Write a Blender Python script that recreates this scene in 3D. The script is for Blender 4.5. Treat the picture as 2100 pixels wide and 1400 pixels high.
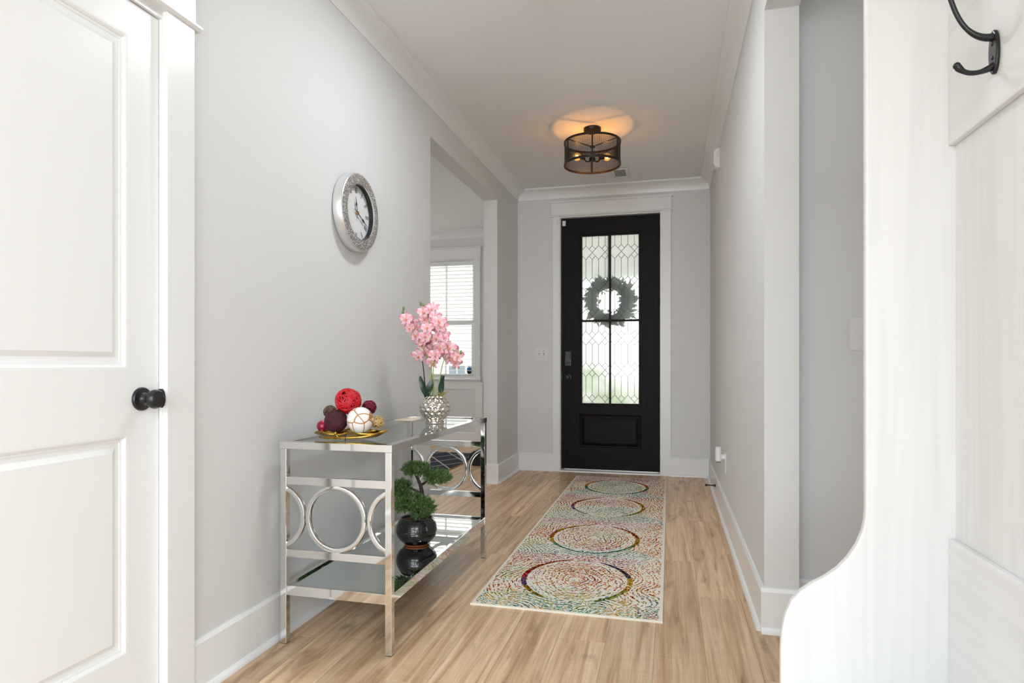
import bpy, bmesh, math, random
from mathutils import Vector, Matrix, Euler

random.seed(7)
scene = bpy.context.scene
for o in list(bpy.data.objects):
    bpy.data.objects.remove(o, do_unlink=True)
COL = scene.collection

# ------------------------------------------------------------------ camera
cam_d = bpy.data.cameras.new('camera')
cam = bpy.data.objects.new('camera', cam_d)
COL.objects.link(cam)
cam.location = (0.0, 0.0, 1.04)
cam.rotation_euler = (math.radians(90), 0, math.atan(324 / 1286))
cam_d.sensor_width = 36.0
cam_d.lens = 1286 / 2100 * 36.0
cam_d.shift_y = 45 / 2100
cam_d.clip_start = 0.02
scene.camera = cam

# ------------------------------------------------------------------ world, lights, exposure
world = bpy.data.worlds.new('overcast_sky')
scene.world = world
world.use_nodes = True
wn = world.node_tree.nodes
wn['Background'].inputs[0].default_value = (1.0, 0.985, 0.96, 1)
wn['Background'].inputs[1].default_value = 2.6

def area_light(name, loc, rot, sx, sy, power, color=(1, 1, 1)):
    d = bpy.data.lights.new(name, 'AREA')
    d.shape = 'RECTANGLE'
    d.size, d.size_y = sx, sy
    d.energy = power
    d.color = color
    o = bpy.data.objects.new(name, d)
    o.location = loc
    o.rotation_euler = rot
    COL.objects.link(o)
    return o

# daylight coming in through the great-room back window, then added fill lights
area_light('great_room_window_light', (0.0, -8.55, 1.45), (math.radians(90), 0, 0), 6.4, 2.2, 345, (0.77, 0.89, 1.0))
area_light('great_room_ceiling_lights', (0.0, -3.2, 2.70), (0, 0, 0), 4.0, 3.0, 240, (0.71, 0.86, 1.0))  # added overhead fill with no fixture, brightens the near hall
area_light('great_room_side_window_light', (4.42, -4.2, 1.5), (math.radians(90), 0, math.radians(90)), 6.0, 2.2, 190, (0.77, 0.89, 1.0))  # added side fill, no window there, brightens the left wall
area_light('side_passage_door_light', (2.38, 2.2, 0.95), (math.radians(90), 0, math.radians(90)), 0.75, 1.5, 5, (0.84, 0.92, 1.0))  # added fill, no door there, lifts the wall behind the table

vs = scene.view_settings
vs.view_transform = 'Standard'
vs.look = 'None'
vs.exposure = 0.22
vs.gamma = 1.0
vs.use_curve_mapping = False
cy = scene.cycles
cy.max_bounces = 7
cy.diffuse_bounces = 4
cy.glossy_bounces = 4
cy.transmission_bounces = 6
cy.use_adaptive_sampling = True
cy.adaptive_threshold = 0.08
cy.adaptive_min_samples = 16
cy.transparent_max_bounces = 12
cy.sample_clamp_indirect = 6.0
cy.caustics_reflective = False

# ------------------------------------------------------------------ dimensions (metres)
XL, XLB = -1.449, -1.572       # hall face and dining face of the left wall
XR, XRB = 0.355, 0.480         # hall face and back face of the right wall
YE = 5.985                     # front (entry) wall
CEIL = 2.725
YD = 7.58                      # dining window wall
BB = 0.17                      # baseboard height

# ------------------------------------------------------------------ materials
def rgb(h):
    h = h.lstrip('#')
    v = [int(h[i:i + 2], 16) / 255 for i in (0, 2, 4)]
    return tuple(((c / 12.92) if c <= 0.04045 else ((c + 0.055) / 1.055) ** 2.4) for c in v) + (1,)

def new_mat(name):
    m = bpy.data.materials.new(name)
    m.use_nodes = True
    return m, m.node_tree.nodes, m.node_tree.links, m.node_tree.nodes['Principled BSDF']

def paint(name, col, rough=0.55, bump=0.0, scale=200, metal=0.0, spec=0.5, coat=0.0, var=0.0):
    m, N, L, b = new_mat(name)
    b.inputs['Base Color'].default_value = col if len(col) == 4 else tuple(col) + (1,)
    b.inputs['Roughness'].default_value = rough
    b.inputs['Metallic'].default_value = metal
    b.inputs['Specular IOR Level'].default_value = spec
    b.inputs['Coat Weight'].default_value = coat
    if bump or var:
        tc = N.new('ShaderNodeTexCoord')
        no = N.new('ShaderNodeTexNoise')
        no.inputs['Scale'].default_value = scale
        no.inputs['Detail'].default_value = 4
        L.new(tc.outputs['Object'], no.inputs['Vector'])
        if bump:
            bp = N.new('ShaderNodeBump')
            bp.inputs['Strength'].default_value = bump
            bp.inputs['Distance'].default_value = 0.002
            L.new(no.outputs['Fac'], bp.inputs['Height'])
            L.new(bp.outputs['Normal'], b.inputs['Normal'])
        if var:
            mx = N.new('ShaderNodeMix'); mx.data_type = 'RGBA'; mx.blend_type = 'MULTIPLY'
            mx.inputs[0].default_value = 1.0
            cr = N.new('ShaderNodeValToRGB')
            cr.color_ramp.elements[0].color = (1 - var,) * 3 + (1,)
            cr.color_ramp.elements[1].color = (1 + var * 0.5,) * 3 + (1,)
            cr.color_ramp.elements[0].position = 0.3
            cr.color_ramp.elements[1].position = 0.7
            L.new(no.outputs['Fac'], cr.inputs['Fac'])
            mx.inputs[6].default_value = b.inputs['Base Color'].default_value
            L.new(cr.outputs['Color'], mx.inputs[7])
            L.new(mx.outputs[2], b.inputs['Base Color'])
    return m

def emit(name, col, strength):
    m, N, L, b = new_mat(name)
    b.inputs['Base Color'].default_value = (0, 0, 0, 1)
    b.inputs['Emission Color'].default_value = tuple(col) + (1,)
    b.inputs['Emission Strength'].default_value = strength
    return m

def wood_floor(name):
    m, N, L, b = new_mat(name)
    tc = N.new('ShaderNodeTexCoord')
    oi = N.new('ShaderNodeObjectInfo')
    mul = N.new('ShaderNodeVectorMath'); mul.operation = 'SCALE'
    mul.inputs[0].default_value = (37.0, 91.0, 53.0)
    L.new(oi.outputs['Random'], mul.inputs['Scale'])
    add = N.new('ShaderNodeVectorMath'); add.operation = 'ADD'
    L.new(tc.outputs['Object'], add.inputs[0]); L.new(mul.outputs[0], add.inputs[1])
    # long grain
    mp = N.new('ShaderNodeMapping'); mp.inputs['Scale'].default_value = (22, 0.85, 22)
    L.new(add.outputs[0], mp.inputs['Vector'])
    n1 = N.new('ShaderNodeTexNoise'); n1.inputs['Scale'].default_value = 1.0; n1.inputs['Detail'].default_value = 7
    n1.inputs['Roughness'].default_value = 0.62; n1.inputs['Distortion'].default_value = 0.9
    L.new(mp.outputs[0], n1.inputs['Vector'])
    # fine streaks
    mp2 = N.new('ShaderNodeMapping'); mp2.inputs['Scale'].default_value = (160, 5, 160)
    L.new(add.outputs[0], mp2.inputs['Vector'])
    n2 = N.new('ShaderNodeTexNoise'); n2.inputs['Scale'].default_value = 1.0; n2.inputs['Detail'].default_value = 3
    L.new(mp2.outputs[0], n2.inputs['Vector'])
    # sparse dark heart streaks and knots
    mp3 = N.new('ShaderNodeMapping'); mp3.inputs['Scale'].default_value = (9, 2.0, 9)
    L.new(add.outputs[0], mp3.inputs['Vector'])
    n3 = N.new('ShaderNodeTexNoise'); n3.inputs['Scale'].default_value = 1.0; n3.inputs['Detail'].default_value = 5
    n3.inputs['Distortion'].default_value = 1.6
    L.new(mp3.outputs[0], n3.inputs['Vector'])
    # saw marks across the plank
    mp4 = N.new('ShaderNodeMapping'); mp4.inputs['Scale'].default_value = (4, 130, 4)
    L.new(add.outputs[0], mp4.inputs['Vector'])
    n4 = N.new('ShaderNodeTexNoise'); n4.inputs['Scale'].default_value = 1.0; n4.inputs['Detail'].default_value = 2
    L.new(mp4.outputs[0], n4.inputs['Vector'])
    cr = N.new('ShaderNodeValToRGB')
    e = cr.color_ramp.elements
    e[0].position = 0.30; e[0].color = rgb('#b6916c')
    e[1].position = 0.72; e[1].color = rgb('#f3d8b6')
    k = cr.color_ramp.elements.new(0.44); k.color = rgb('#d6b089')
    k = cr.color_ramp.elements.new(0.56); k.color = rgb('#e8c7a0')
    L.new(n1.outputs['Fac'], cr.inputs['Fac'])
    def mult(a, fac_socket, lo, hi, p0, p1, tint=(1, 1, 1)):
        c2 = N.new('ShaderNodeValToRGB')
        c2.color_ramp.elements[0].position = p0; c2.color_ramp.elements[1].position = p1
        c2.color_ramp.elements[0].color = (lo * tint[0], lo * tint[1], lo * tint[2], 1)
        c2.color_ramp.elements[1].color = (hi, hi, hi, 1)
        L.new(fac_socket, c2.inputs['Fac'])
        mx = N.new('ShaderNodeMix'); mx.data_type = 'RGBA'; mx.blend_type = 'MULTIPLY'
        mx.inputs[0].default_value = 1.0
        L.new(a, mx.inputs[6]); L.new(c2.outputs['Color'], mx.inputs[7])
        return mx.outputs[2]
    c = mult(cr.outputs['Color'], n2.outputs['Fac'], 0.86, 1.06, 0.3, 0.7)
    c = mult(c, n3.outputs['Fac'], 0.62, 1.0, 0.28, 0.42, (1.0, 0.95, 0.9))
    c = mult(c, n4.outputs['Fac'], 0.95, 1.02, 0.35, 0.65)
    # plank to plank tone
    c = mult(c, oi.outputs['Random'], 0.84, 1.08, 0.0, 1.0)
    L.new(c, b.inputs['Base Color'])
    b.inputs['Roughness'].default_value = 0.36
    b.inputs['Specular IOR Level'].default_value = 0.42
    bp = N.new('ShaderNodeBump'); bp.inputs['Strength'].default_value = 0.12; bp.inputs['Distance'].default_value = 0.002
    L.new(n2.outputs['Fac'], bp.inputs['Height']); L.new(bp.outputs['Normal'], b.inputs['Normal'])
    return m

def grain_wood(name, dark, light, axis='Z', rough=0.35, bump=0.35, sc=60, spec=0.5):
    m, N, L, b = new_mat(name)
    tc = N.new('ShaderNodeTexCoord')
    mp = N.new('ShaderNodeMapping')
    s = {'X': (0.05, 1, 1), 'Y': (1, 0.05, 1), 'Z': (1, 1, 0.05)}[axis]
    mp.inputs['Scale'].default_value = tuple(v * sc for v in s)
    L.new(tc.outputs['Object'], mp.inputs['Vector'])
    no = N.new('ShaderNodeTexNoise'); no.inputs['Scale'].default_value = 1.0
    no.inputs['Detail'].default_value = 6; no.inputs['Distortion'].default_value = 0.8
    L.new(mp.outputs[0], no.inputs['Vector'])
    cr = N.new('ShaderNodeValToRGB')
    cr.color_ramp.elements[0].position = 0.38; cr.color_ramp.elements[0].color = dark
    cr.color_ramp.elements[1].position = 0.60; cr.color_ramp.elements[1].color = light
    L.new(no.outputs['Fac'], cr.inputs['Fac']); L.new(cr.outputs['Color'], b.inputs['Base Color'])
    bp = N.new('ShaderNodeBump'); bp.inputs['Strength'].default_value = bump; bp.inputs['Distance'].default_value = 0.0015
    L.new(no.outputs['Fac'], bp.inputs['Height']); L.new(bp.outputs['Normal'], b.inputs['Normal'])
    b.inputs['Roughness'].default_value = rough
    b.inputs['Specular IOR Level'].default_value = spec
    return m

def thin_glass(name, tint=(1, 1, 1), refl_rough=0.0):
    m, N, L, b = new_mat(name)
    N.remove(b)
    out = [n for n in N if n.type == 'OUTPUT_MATERIAL'][0]
    tr = N.new('ShaderNodeBsdfTransparent'); tr.inputs[0].default_value = tuple(tint) + (1,)
    gl = N.new('ShaderNodeBsdfGlossy'); gl.inputs['Roughness'].default_value = refl_rough
    fr = N.new('ShaderNodeFresnel'); fr.inputs['IOR'].default_value = 1.5
    mx = N.new('ShaderNodeMixShader')
    ge = N.new('ShaderNodeNewGeometry')
    sb = N.new('ShaderNodeMath'); sb.operation = 'SUBTRACT'; sb.inputs[0].default_value = 1.0
    L.new(ge.outputs['Backfacing'], sb.inputs[1])
    mu = N.new('ShaderNodeMath'); mu.operation = 'MULTIPLY'
    L.new(fr.outputs[0], mu.inputs[0]); L.new(sb.outputs[0], mu.inputs[1])
    L.new(mu.outputs[0], mx.inputs[0]); L.new(tr.outputs[0], mx.inputs[1]); L.new(gl.outputs[0], mx.inputs[2])
    L.new(mx.outputs[0], out.inputs['Surface'])
    return m

def frosted(name):
    m, N, L, b = new_mat(name)
    b.inputs['Base Color'].default_value = (0.92, 0.975, 0.97, 1)
    b.inputs['Transmission Weight'].default_value = 1.0
    b.inputs['Roughness'].default_value = 0.19
    b.inputs['IOR'].default_value = 1.15
    tc = N.new('ShaderNodeTexCoord')
    no = N.new('ShaderNodeTexNoise'); no.inputs['Scale'].default_value = 160; no.inputs['Detail'].default_value = 2
    L.new(tc.outputs['Object'], no.inputs['Vector'])
    bp = N.new('ShaderNodeBump'); bp.inputs['Strength'].default_value = 0.2; bp.inputs['Distance'].default_value = 0.002
    L.new(no.outputs['Fac'], bp.inputs['Height']); L.new(bp.outputs['Normal'], b.inputs['Normal'])
    out = [n for n in N if n.type == 'OUTPUT_MATERIAL'][0]
    tl = N.new('ShaderNodeBsdfTranslucent'); tl.inputs[0].default_value = (0.93, 0.97, 0.96, 1)
    mx = N.new('ShaderNodeMixShader'); mx.inputs[0].default_value = 0.26
    L.new(b.outputs[0], mx.inputs[1]); L.new(tl.outputs[0], mx.inputs[2]); L.new(mx.outputs[0], out.inputs['Surface'])
    return m

def attr_color(name, attr, rough=0.9):
    m, N, L, b = new_mat(name)
    a = N.new('ShaderNodeAttribute'); a.attribute_name = attr
    L.new(a.outputs['Color'], b.inputs['Base Color'])
    b.inputs['Roughness'].default_value = rough
    b.inputs['Specular IOR Level'].default_value = 0.15
    return m

def ramp_noise(name, stops, scale, rough=0.6, metal=0.0, kind='noise', bump=0.0, detail=3):
    m, N, L, b = new_mat(name)
    tc = N.new('ShaderNodeTexCoord')
    if kind == 'noise':
        t = N.new('ShaderNodeTexNoise'); t.inputs['Detail'].default_value = detail; out = 'Fac'
    elif kind == 'edge':
        t = N.new('ShaderNodeTexVoronoi'); t.feature = 'DISTANCE_TO_EDGE'; out = 'Distance'
    else:
        t = N.new('ShaderNodeTexVoronoi'); t.feature = 'F1'; out = 'Distance'
    t.inputs['Scale'].default_value = scale
    L.new(tc.outputs['Object'], t.inputs['Vector'])
    cr = N.new('ShaderNodeValToRGB')
    while len(cr.color_ramp.elements) < len(stops):
        cr.color_ramp.elements.new(0.5)
    for e, (p, c) in zip(cr.color_ramp.elements, stops):
        e.position = p; e.color = c
    L.new(t.outputs[out], cr.inputs['Fac']); L.new(cr.outputs['Color'], b.inputs['Base Color'])
    b.inputs['Roughness'].default_value = rough; b.inputs['Metallic'].default_value = metal
    if bump:
        bp = N.new('ShaderNodeBump'); bp.inputs['Strength'].default_value = bump; bp.inputs['Distance'].default_value = 0.003
        L.new(t.outputs[out], bp.inputs['Height']); L.new(bp.outputs['Normal'], b.inputs['Normal'])
    return m

M = {}
M['wall'] = paint('greige_wall_paint', (0.755, 0.752, 0.742), 0.6, 0.05, 260)
M['ceil'] = paint('flat_ceiling_paint', (0.90, 0.895, 0.885), 0.8, 0.08, 180)
M['trim'] = paint('white_trim_paint', (0.87, 0.87, 0.86), 0.32)
M['floor'] = wood_floor('maple_plank')
M['subfloor'] = paint('dark_underlay', (0.10, 0.07, 0.05), 0.8)
M['door_dark'] = grain_wood('espresso_stained_oak', rgb('#090605'), rgb('#140d0c'), 'Z', 0.48, 0.6, 70, 0.14)
M['door_dark_h'] = grain_wood('espresso_stained_oak_cross', rgb('#090605'), rgb('#140d0c'), 'X', 0.48, 0.6, 70, 0.14)
M['black'] = paint('satin_black_metal', (0.012, 0.013, 0.015), 0.28, spec=0.5)
M['black_matte'] = paint('matte_black', (0.012, 0.012, 0.014), 0.5)
M['iron'] = paint('oil_rubbed_bronze', (0.022, 0.014, 0.010), 0.42, metal=0.4)
M['chrome'] = paint('warm_chrome', (0.77, 0.765, 0.75), 0.06, metal=1.0)
M['silver'] = paint('silver_lacquer', (0.72, 0.72, 0.72), 0.3, metal=0.7)
M['vase'] = paint('hammered_silver_glaze', (0.74, 0.69, 0.62), 0.07, metal=1.0)
M['gold'] = ramp_noise('antique_gold', [(0.3, rgb('#8a6420')), (0.6, rgb('#d2ab52'))], 30, 0.28, 1.0, bump=0.1)
M['mirror'] = paint('mirror_silvering', (0.84, 0.88, 0.855), 0.0, metal=1.0)
M['glass'] = thin_glass('clear_plate_glass', (0.93, 0.96, 0.95))
M['pane'] = thin_glass('window_pane_glass', (0.97, 0.985, 0.98))
M['frosted'] = frosted('obscure_textured_glass')
M['came'] = paint('lead_came', (0.05, 0.05, 0.05), 0.4, metal=0.5)
M['plastic'] = paint('white_plastic', (0.80, 0.80, 0.78), 0.35)
M['plastic_grey'] = paint('grey_plastic', (0.25, 0.25, 0.25), 0.4)
M['halltree'] = grain_wood('white_painted_ash', (0.83, 0.83, 0.825, 1), (0.87, 0.87, 0.865, 1), 'Z', 0.4, 0.22, 26, 0.4)
M['pink'] = ramp_noise('pink_orchid_silk', [(0.38, rgb('#f29aab')), (0.48, rgb('#fac6ce')), (0.60, rgb('#feecec'))], 38, 0.6)
M['pink_lip'] = ramp_noise('orchid_lip', [(0.4, rgb('#e06a72')), (0.6, rgb('#f2d9a0'))], 90, 0.6)
M['bud'] = paint('green_bud', rgb('#7c8b55'), 0.6)
M['stem'] = paint('pale_green_stem', rgb('#9aac6c'), 0.5)
M['leaf'] = paint('dark_green_leaf', rgb('#22402c'), 0.3)
M['needle'] = ramp_noise('juniper_green', [(0.3, rgb('#375a2a')), (0.7, rgb('#7f9f60'))], 60, 0.6)
M['bark'] = paint('dark_bark', rgb('#2c221c'), 0.7, 0.4, 120)
M['potblack'] = paint('black_glazed_ceramic', (0.006, 0.006, 0.007), 0.06, spec=0.6)
M['terracotta'] = paint('bare_clay', rgb('#b0603c'), 0.7)
M['soil'] = paint('brown_pebbles', rgb('#6b4a38'), 0.7, var=0.5, scale=150)
M['cream_pile'] = paint('cream_rug_pile', rgb('#ece6d8'), 0.95, 0.3, 500)
M['tuft'] = attr_color('rug_tuft_colours', 'tuft')

# ------------------------------------------------------------------ mesh builder
ORG = {}

class MB:
    def __init__(self):
        self.v, self.f = [], []
    def add(self, vs, fs):
        k = len(self.v)
        self.v.extend([tuple(p) for p in vs])
        self.f.extend([tuple(i + k for i in f) for f in fs])
        return self
    def box(self, lo, hi):
        x0, y0, z0 = lo; x1, y1, z1 = hi
        vs = [(x0, y0, z0), (x1, y0, z0), (x1, y1, z0), (x0, y1, z0), (x0, y0, z1), (x1, y0, z1), (x1, y1, z1), (x0, y1, z1)]
        return self.add(vs, [(0, 3, 2, 1), (4, 5, 6, 7), (0, 1, 5, 4), (1, 2, 6, 5), (2, 3, 7, 6), (3, 0, 4, 7)])
    def bar(self, p0, p1, w, h, up=(0, 0, 1)):
        p0, p1 = Vector(p0), Vector(p1)
        d = (p1 - p0).normalized(); up = Vector(up)
        s = d.cross(up).normalized(); u = s.cross(d)
        vs = []
        for p in (p0, p1):
            for a, c in ((-1, -1), (1, -1), (1, 1), (-1, 1)):
                vs.append(p + s * (a * w / 2) + u * (c * h / 2))
        return self.add(vs, [(0, 1, 2, 3), (7, 6, 5, 4), (0, 4, 5, 1), (1, 5, 6, 2), (2, 6, 7, 3), (3, 7, 4, 0)])
    def tube(self, pts, r, n=10, closed=False, flat=1.0):
        pts = [Vector(p) for p in pts]
        m = len(pts)
        rs = r if isinstance(r, (list, tuple)) else [r] * m
        tang = []
        for i in range(m):
            a = pts[(i - 1) % m] if (closed or i > 0) else pts[i]
            b = pts[(i + 1) % m] if (closed or i < m - 1) else pts[i]
            tang.append((b - a).normalized())
        nrm = tang[0].orthogonal().normalized()
        vs, fs = [], []
        for i in range(m):
            nrm = (nrm - tang[i] * nrm.dot(tang[i]))
            nrm = nrm.normalized() if nrm.length > 1e-6 else tang[i].orthogonal().normalized()
            bi = tang[i].cross(nrm)
            for k in range(n):
                a = 2 * math.pi * k / n
                vs.append(pts[i] + nrm * (math.cos(a) * rs[i]) + bi * (math.sin(a) * rs[i] * flat))
        R = m if closed else m - 1
        for i in range(R):
            j = (i + 1) % m
            for k in range(n):
                k2 = (k + 1) % n
                fs.append((i * n + k, i * n + k2, j * n + k2, j * n + k))
        if not closed:
            fs.append(tuple(reversed(range(n))))
            fs.append(tuple((m - 1) * n + k for k in range(n)))
        return self.add(vs, fs)
    def lathe(self, prof, c=(0, 0, 0), axis='Z', n=32, disp=None, cap=True):
        vs, fs = [], []
        m = len(prof)
        for i, (r, h) in enumerate(prof):
            for k in range(n):
                a = 2 * math.pi * k / n
                rr = r + (disp(a, h, i) if disp else 0)
                x, y, z = rr * math.cos(a), rr * math.sin(a), h
                if axis == 'X': x, y, z = z, x, y
                elif axis == 'Y': x, y, z = y, z, x
                vs.append((c[0] + x, c[1] + y, c[2] + z))
        for i in range(m - 1):
            for k in range(n):
                k2 = (k + 1) % n
                fs.append((i * n + k, i * n + k2, (i + 1) * n + k2, (i + 1) * n + k))
        if prof[0] == prof[-1]: cap = False
        if cap and prof[0][0] > 1e-6: fs.append(tuple(reversed(range(n))))
        if cap and prof[-1][0] > 1e-6: fs.append(tuple((m - 1) * n + k for k in range(n)))
        return self.add(vs, fs)
    def prism(self, poly, axis, a, b):
        """poly: 2-D outline; axis 'X': (y,z), 'Y': (x,z), 'Z': (x,y)."""
        def p3(q, t):
            return {'X': (t, q[0], q[1]), 'Y': (q[0], t, q[1]), 'Z': (q[0], q[1], t)}[axis]
        n = len(poly)
        vs = [p3(q, a) for q in poly] + [p3(q, b) for q in poly]
        fs = [tuple(range(n)), tuple(range(2 * n - 1, n - 1, -1))]
        for i in range(n):
            j = (i + 1) % n
            fs.append((i, i + n, j + n, j))
        return self.add(vs, fs)
    def sphere(self, c, r, n=24, m=14, sx=1, sy=1, sz=1):
        prof = []
        vs, fs = [], []
        for i in range(m + 1):
            t = math.pi * i / m
            for k in range(n):
                a = 2 * math.pi * k / n
                vs.append((c[0] + sx * r * math.sin(t) * math.cos(a), c[1] + sy * r * math.sin(t) * math.sin(a), c[2] - sz * r * math.cos(t)))
        for i in range(m):
            for k in range(n):
                k2 = (k + 1) % n
                fs.append((i * n + k, i * n + k2, (i + 1) * n + k2, (i + 1) * n + k))
        return self.add(vs, fs)
    def loops(self, loops):
        """stack of same-length closed loops bridged in order; last one capped."""
        n = len(loops[0]); k0 = len(self.v)
        vs = [p for l in loops for p in l]; fs = []
        for i in range(len(loops) - 1):
            for k in range(n):
                k2 = (k + 1) % n
                fs.append((i * n + k, i * n + k2, (i + 1) * n + k2, (i + 1) * n + k))
        fs.append(tuple((len(loops) - 1) * n + k for k in range(n)))
        return self.add(vs, fs)
    def mesh(self, name, off=(0, 0, 0), smooth=None, bevel=0.0, seg=2, recalc=True):
        me = bpy.data.meshes.new(name)
        ox, oy, oz = off
        me.from_pydata([(x - ox, y - oy, z - oz) for x, y, z in self.v], [], self.f)
        bm = bmesh.new(); bm.from_mesh(me)
        bmesh.ops.remove_doubles(bm, verts=bm.verts, dist=1e-6)
        if recalc:
            bmesh.ops.recalc_face_normals(bm, faces=bm.faces)
        if bevel:
            es = [e for e in bm.edges if len(e.link_faces) == 2 and e.calc_face_angle(0) > 0.5]
            bmesh.ops.bevel(bm, geom=es, offset=bevel, segments=seg, affect='EDGES', profile=0.5, clamp_overlap=True)
        bm.to_mesh(me); bm.free()
        if smooth is not None:
            me.polygons.foreach_set('use_smooth', [True] * len(me.polygons))
            me.set_sharp_from_angle(angle=math.radians(smooth))
        me.update()
        return me

def tagit(o, label=None, cat=None, group=None, kind=None):
    if label: o['label'] = label
    if cat: o['category'] = cat
    if group: o['group'] = group
    if kind: o['kind'] = kind
    return o

def thing(name, loc, label=None, cat=None, group=None, kind=None):
    o = bpy.data.objects.new(name, None)
    o.empty_display_size = 0.05
    o.location = loc
    COL.objects.link(o)
    ORG[o.name] = Vector(loc)
    return tagit(o, label, cat, group, kind)

def part(name, mb, mat, parent, smooth=None, bevel=0.0, seg=2, label=None, kind=None, recalc=True):
    """mesh given in world coordinates, stored relative to its parent's origin."""
    org = ORG[parent.name]
    me = mb.mesh(name, org, smooth, bevel, seg, recalc)
    me.materials.append(M[mat] if isinstance(mat, str) else mat)
    o = bpy.data.objects.new(name, me)
    o.parent = parent
    COL.objects.link(o)
    ORG[o.name] = org
    return tagit(o, label, None, None, kind)

def solid(name, mb, mat, loc=(0, 0, 0), label=None, cat=None, group=None, kind=None, smooth=None, bevel=0.0, seg=2, recalc=True):
    """a top-level thing (or piece of the setting) that is one mesh."""
    me = mb.mesh(name, loc, smooth, bevel, seg, recalc)
    me.materials.append(M[mat] if isinstance(mat, str) else mat)
    o = bpy.data.objects.new(name, me)
    o.location = loc
    COL.objects.link(o)
    ORG[o.name] = Vector(loc)
    return tagit(o, label, cat, group, kind)

def copy_part(src, parent, loc=None, rot=None, scale=None):
    o = src.copy()
    COL.objects.link(o)
    o.parent = parent
    if loc is not None: o.location = loc
    if rot is not None: o.rotation_euler = rot
    if scale is not None: o.scale = scale
    return o

def arc(cx, cz, r, a0, a1, n):
    return [(cx + r * math.cos(math.radians(a0 + (a1 - a0) * i / n)), cz + r * math.sin(math.radians(a0 + (a1 - a0) * i / n))) for i in range(n + 1)]

# ================================================================== THE SETTING
S = 'structure'
floor = solid('floor', MB().box((-5.4, -8.5, -0.10), (4.5, 8.2, -0.013)), 'subfloor', (0, 0, 0), 'honey maple plank floor running down the hallway', 'floor', kind=S)
PW, PL = 0.178, 1.40
pm = MB().box((-PW / 2 + 0.0002, -PL / 2 + 0.0002, -0.013), (PW / 2 - 0.0002, PL / 2 - 0.0002, 0.0)).mesh('plank', (0, 0, 0), None, 0.0006, 1)
pm.materials.append(M['floor'])
row0 = -0.056
starts = {-1: 3.42, 0: 3.42, 1: 2.91, -2: 2.35, -3: 3.05, -4: 2.62, -5: 3.30, 2: 3.6, -6: 2.75}
for i in range(-19, 8):
    x = row0 + PW * (i + 0.5)
    y0 = starts.get(i, 2.0 + random.random() * 1.4)
    k0 = -3 if -9 <= i <= 7 else 1
    for k in range(-3, 4):
        yc = y0 + PL * (k + 0.5)
        if yc + PL / 2 < 0.3 or yc - PL / 2 > 7.6: continue
        if i < -9 and yc + PL / 2 < 4.6: continue
        if i > 3 and yc - PL / 2 > 2.8: continue
        o = bpy.data.objects.new('plank', pm)
        o.parent = floor
        o.location = (x, yc, 0)
        COL.objects.link(o)
# outer part of the floor the photograph does not show closely
solid('floor_great_room', MB().box((-4.5, -8.5, -0.013), (4.5, 0.25, 0.0)), 'floor', (0, -3, 0), 'plank floor of the room behind the hallway', 'floor', kind=S)

solid('ceiling', MB().box((-5.4, -8.5, CEIL), (4.5, 8.2, CEIL + 0.1)), 'ceil', (0, 0, 0), 'flat white painted ceiling above the hallway', 'ceiling', kind=S)

# left wall: doorway to a closet, cased opening to the dining room
D0, D1, DT = 0.755, 1.550, 2.062
O0, O1, OT = 3.668, 5.229, 2.455
wl = MB()
wl.box((XLB, 0.2, 0), (XL, D0, CEIL)).box((XLB, D0, DT), (XL, D1, CEIL)).box((XLB, D1, 0), (XL, O0, CEIL))
wl.box((XLB, O0, OT), (XL, O1, CEIL)).box((XLB, O1, 0), (XL, YD, CEIL))
solid('wall_left', wl, 'wall', (XL, 3, 0), 'long pale grey wall on the left, open to the dining room', 'wall', kind=S)
# right wall with its free end, and the dropped header toward the camera
wr = MB().box((XR, 2.60, 0), (XRB, YE, CEIL)).box((XR, 0.2, 2.41), (XRB, 2.60, CEIL))
solid('wall_right', wr, 'wall', (XR, 4, 0), 'pale grey hallway wall on the right ending in a square column', 'wall', kind=S)
solid('wall_side_hall', MB().box((XRB, 2.75, 0), (2.4, 2.87, CEIL)), 'wall', (1.4, 2.75, 0), 'greige wall of the side passage behind the column', 'wall', kind=S)
solid('wall_right_near', MB().box((0.612, 0.2, 0), (0.73, 1.70, CEIL)).box((0.73, 1.58, 0), (2.4, 1.70, CEIL)), 'wall', (0.62, 0.5, 0), 'wall behind the white hall tree', 'wall', kind=S)
solid('wall_side_hall_end', MB().box((2.4, 1.58, 0), (2.5, 2.87, CEIL)), 'wall', (2.4, 2.2, 0), 'end wall of the side passage', 'wall', kind=S)
# entry wall around the front door
FX0, FX1, FZ = -1.045, -0.068, 2.468
we = MB().box((XL, YE, 0), (FX0, YE + 0.14, CEIL)).box((FX1, YE, 0), (XRB, YE + 0.14, CEIL)).box((FX0, YE, FZ), (FX1, YE + 0.14, CEIL))
solid('wall_front', we, 'wall', (-0.55, YE, 0), 'greige entry wall around the dark front door', 'wall', kind=S)
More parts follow.
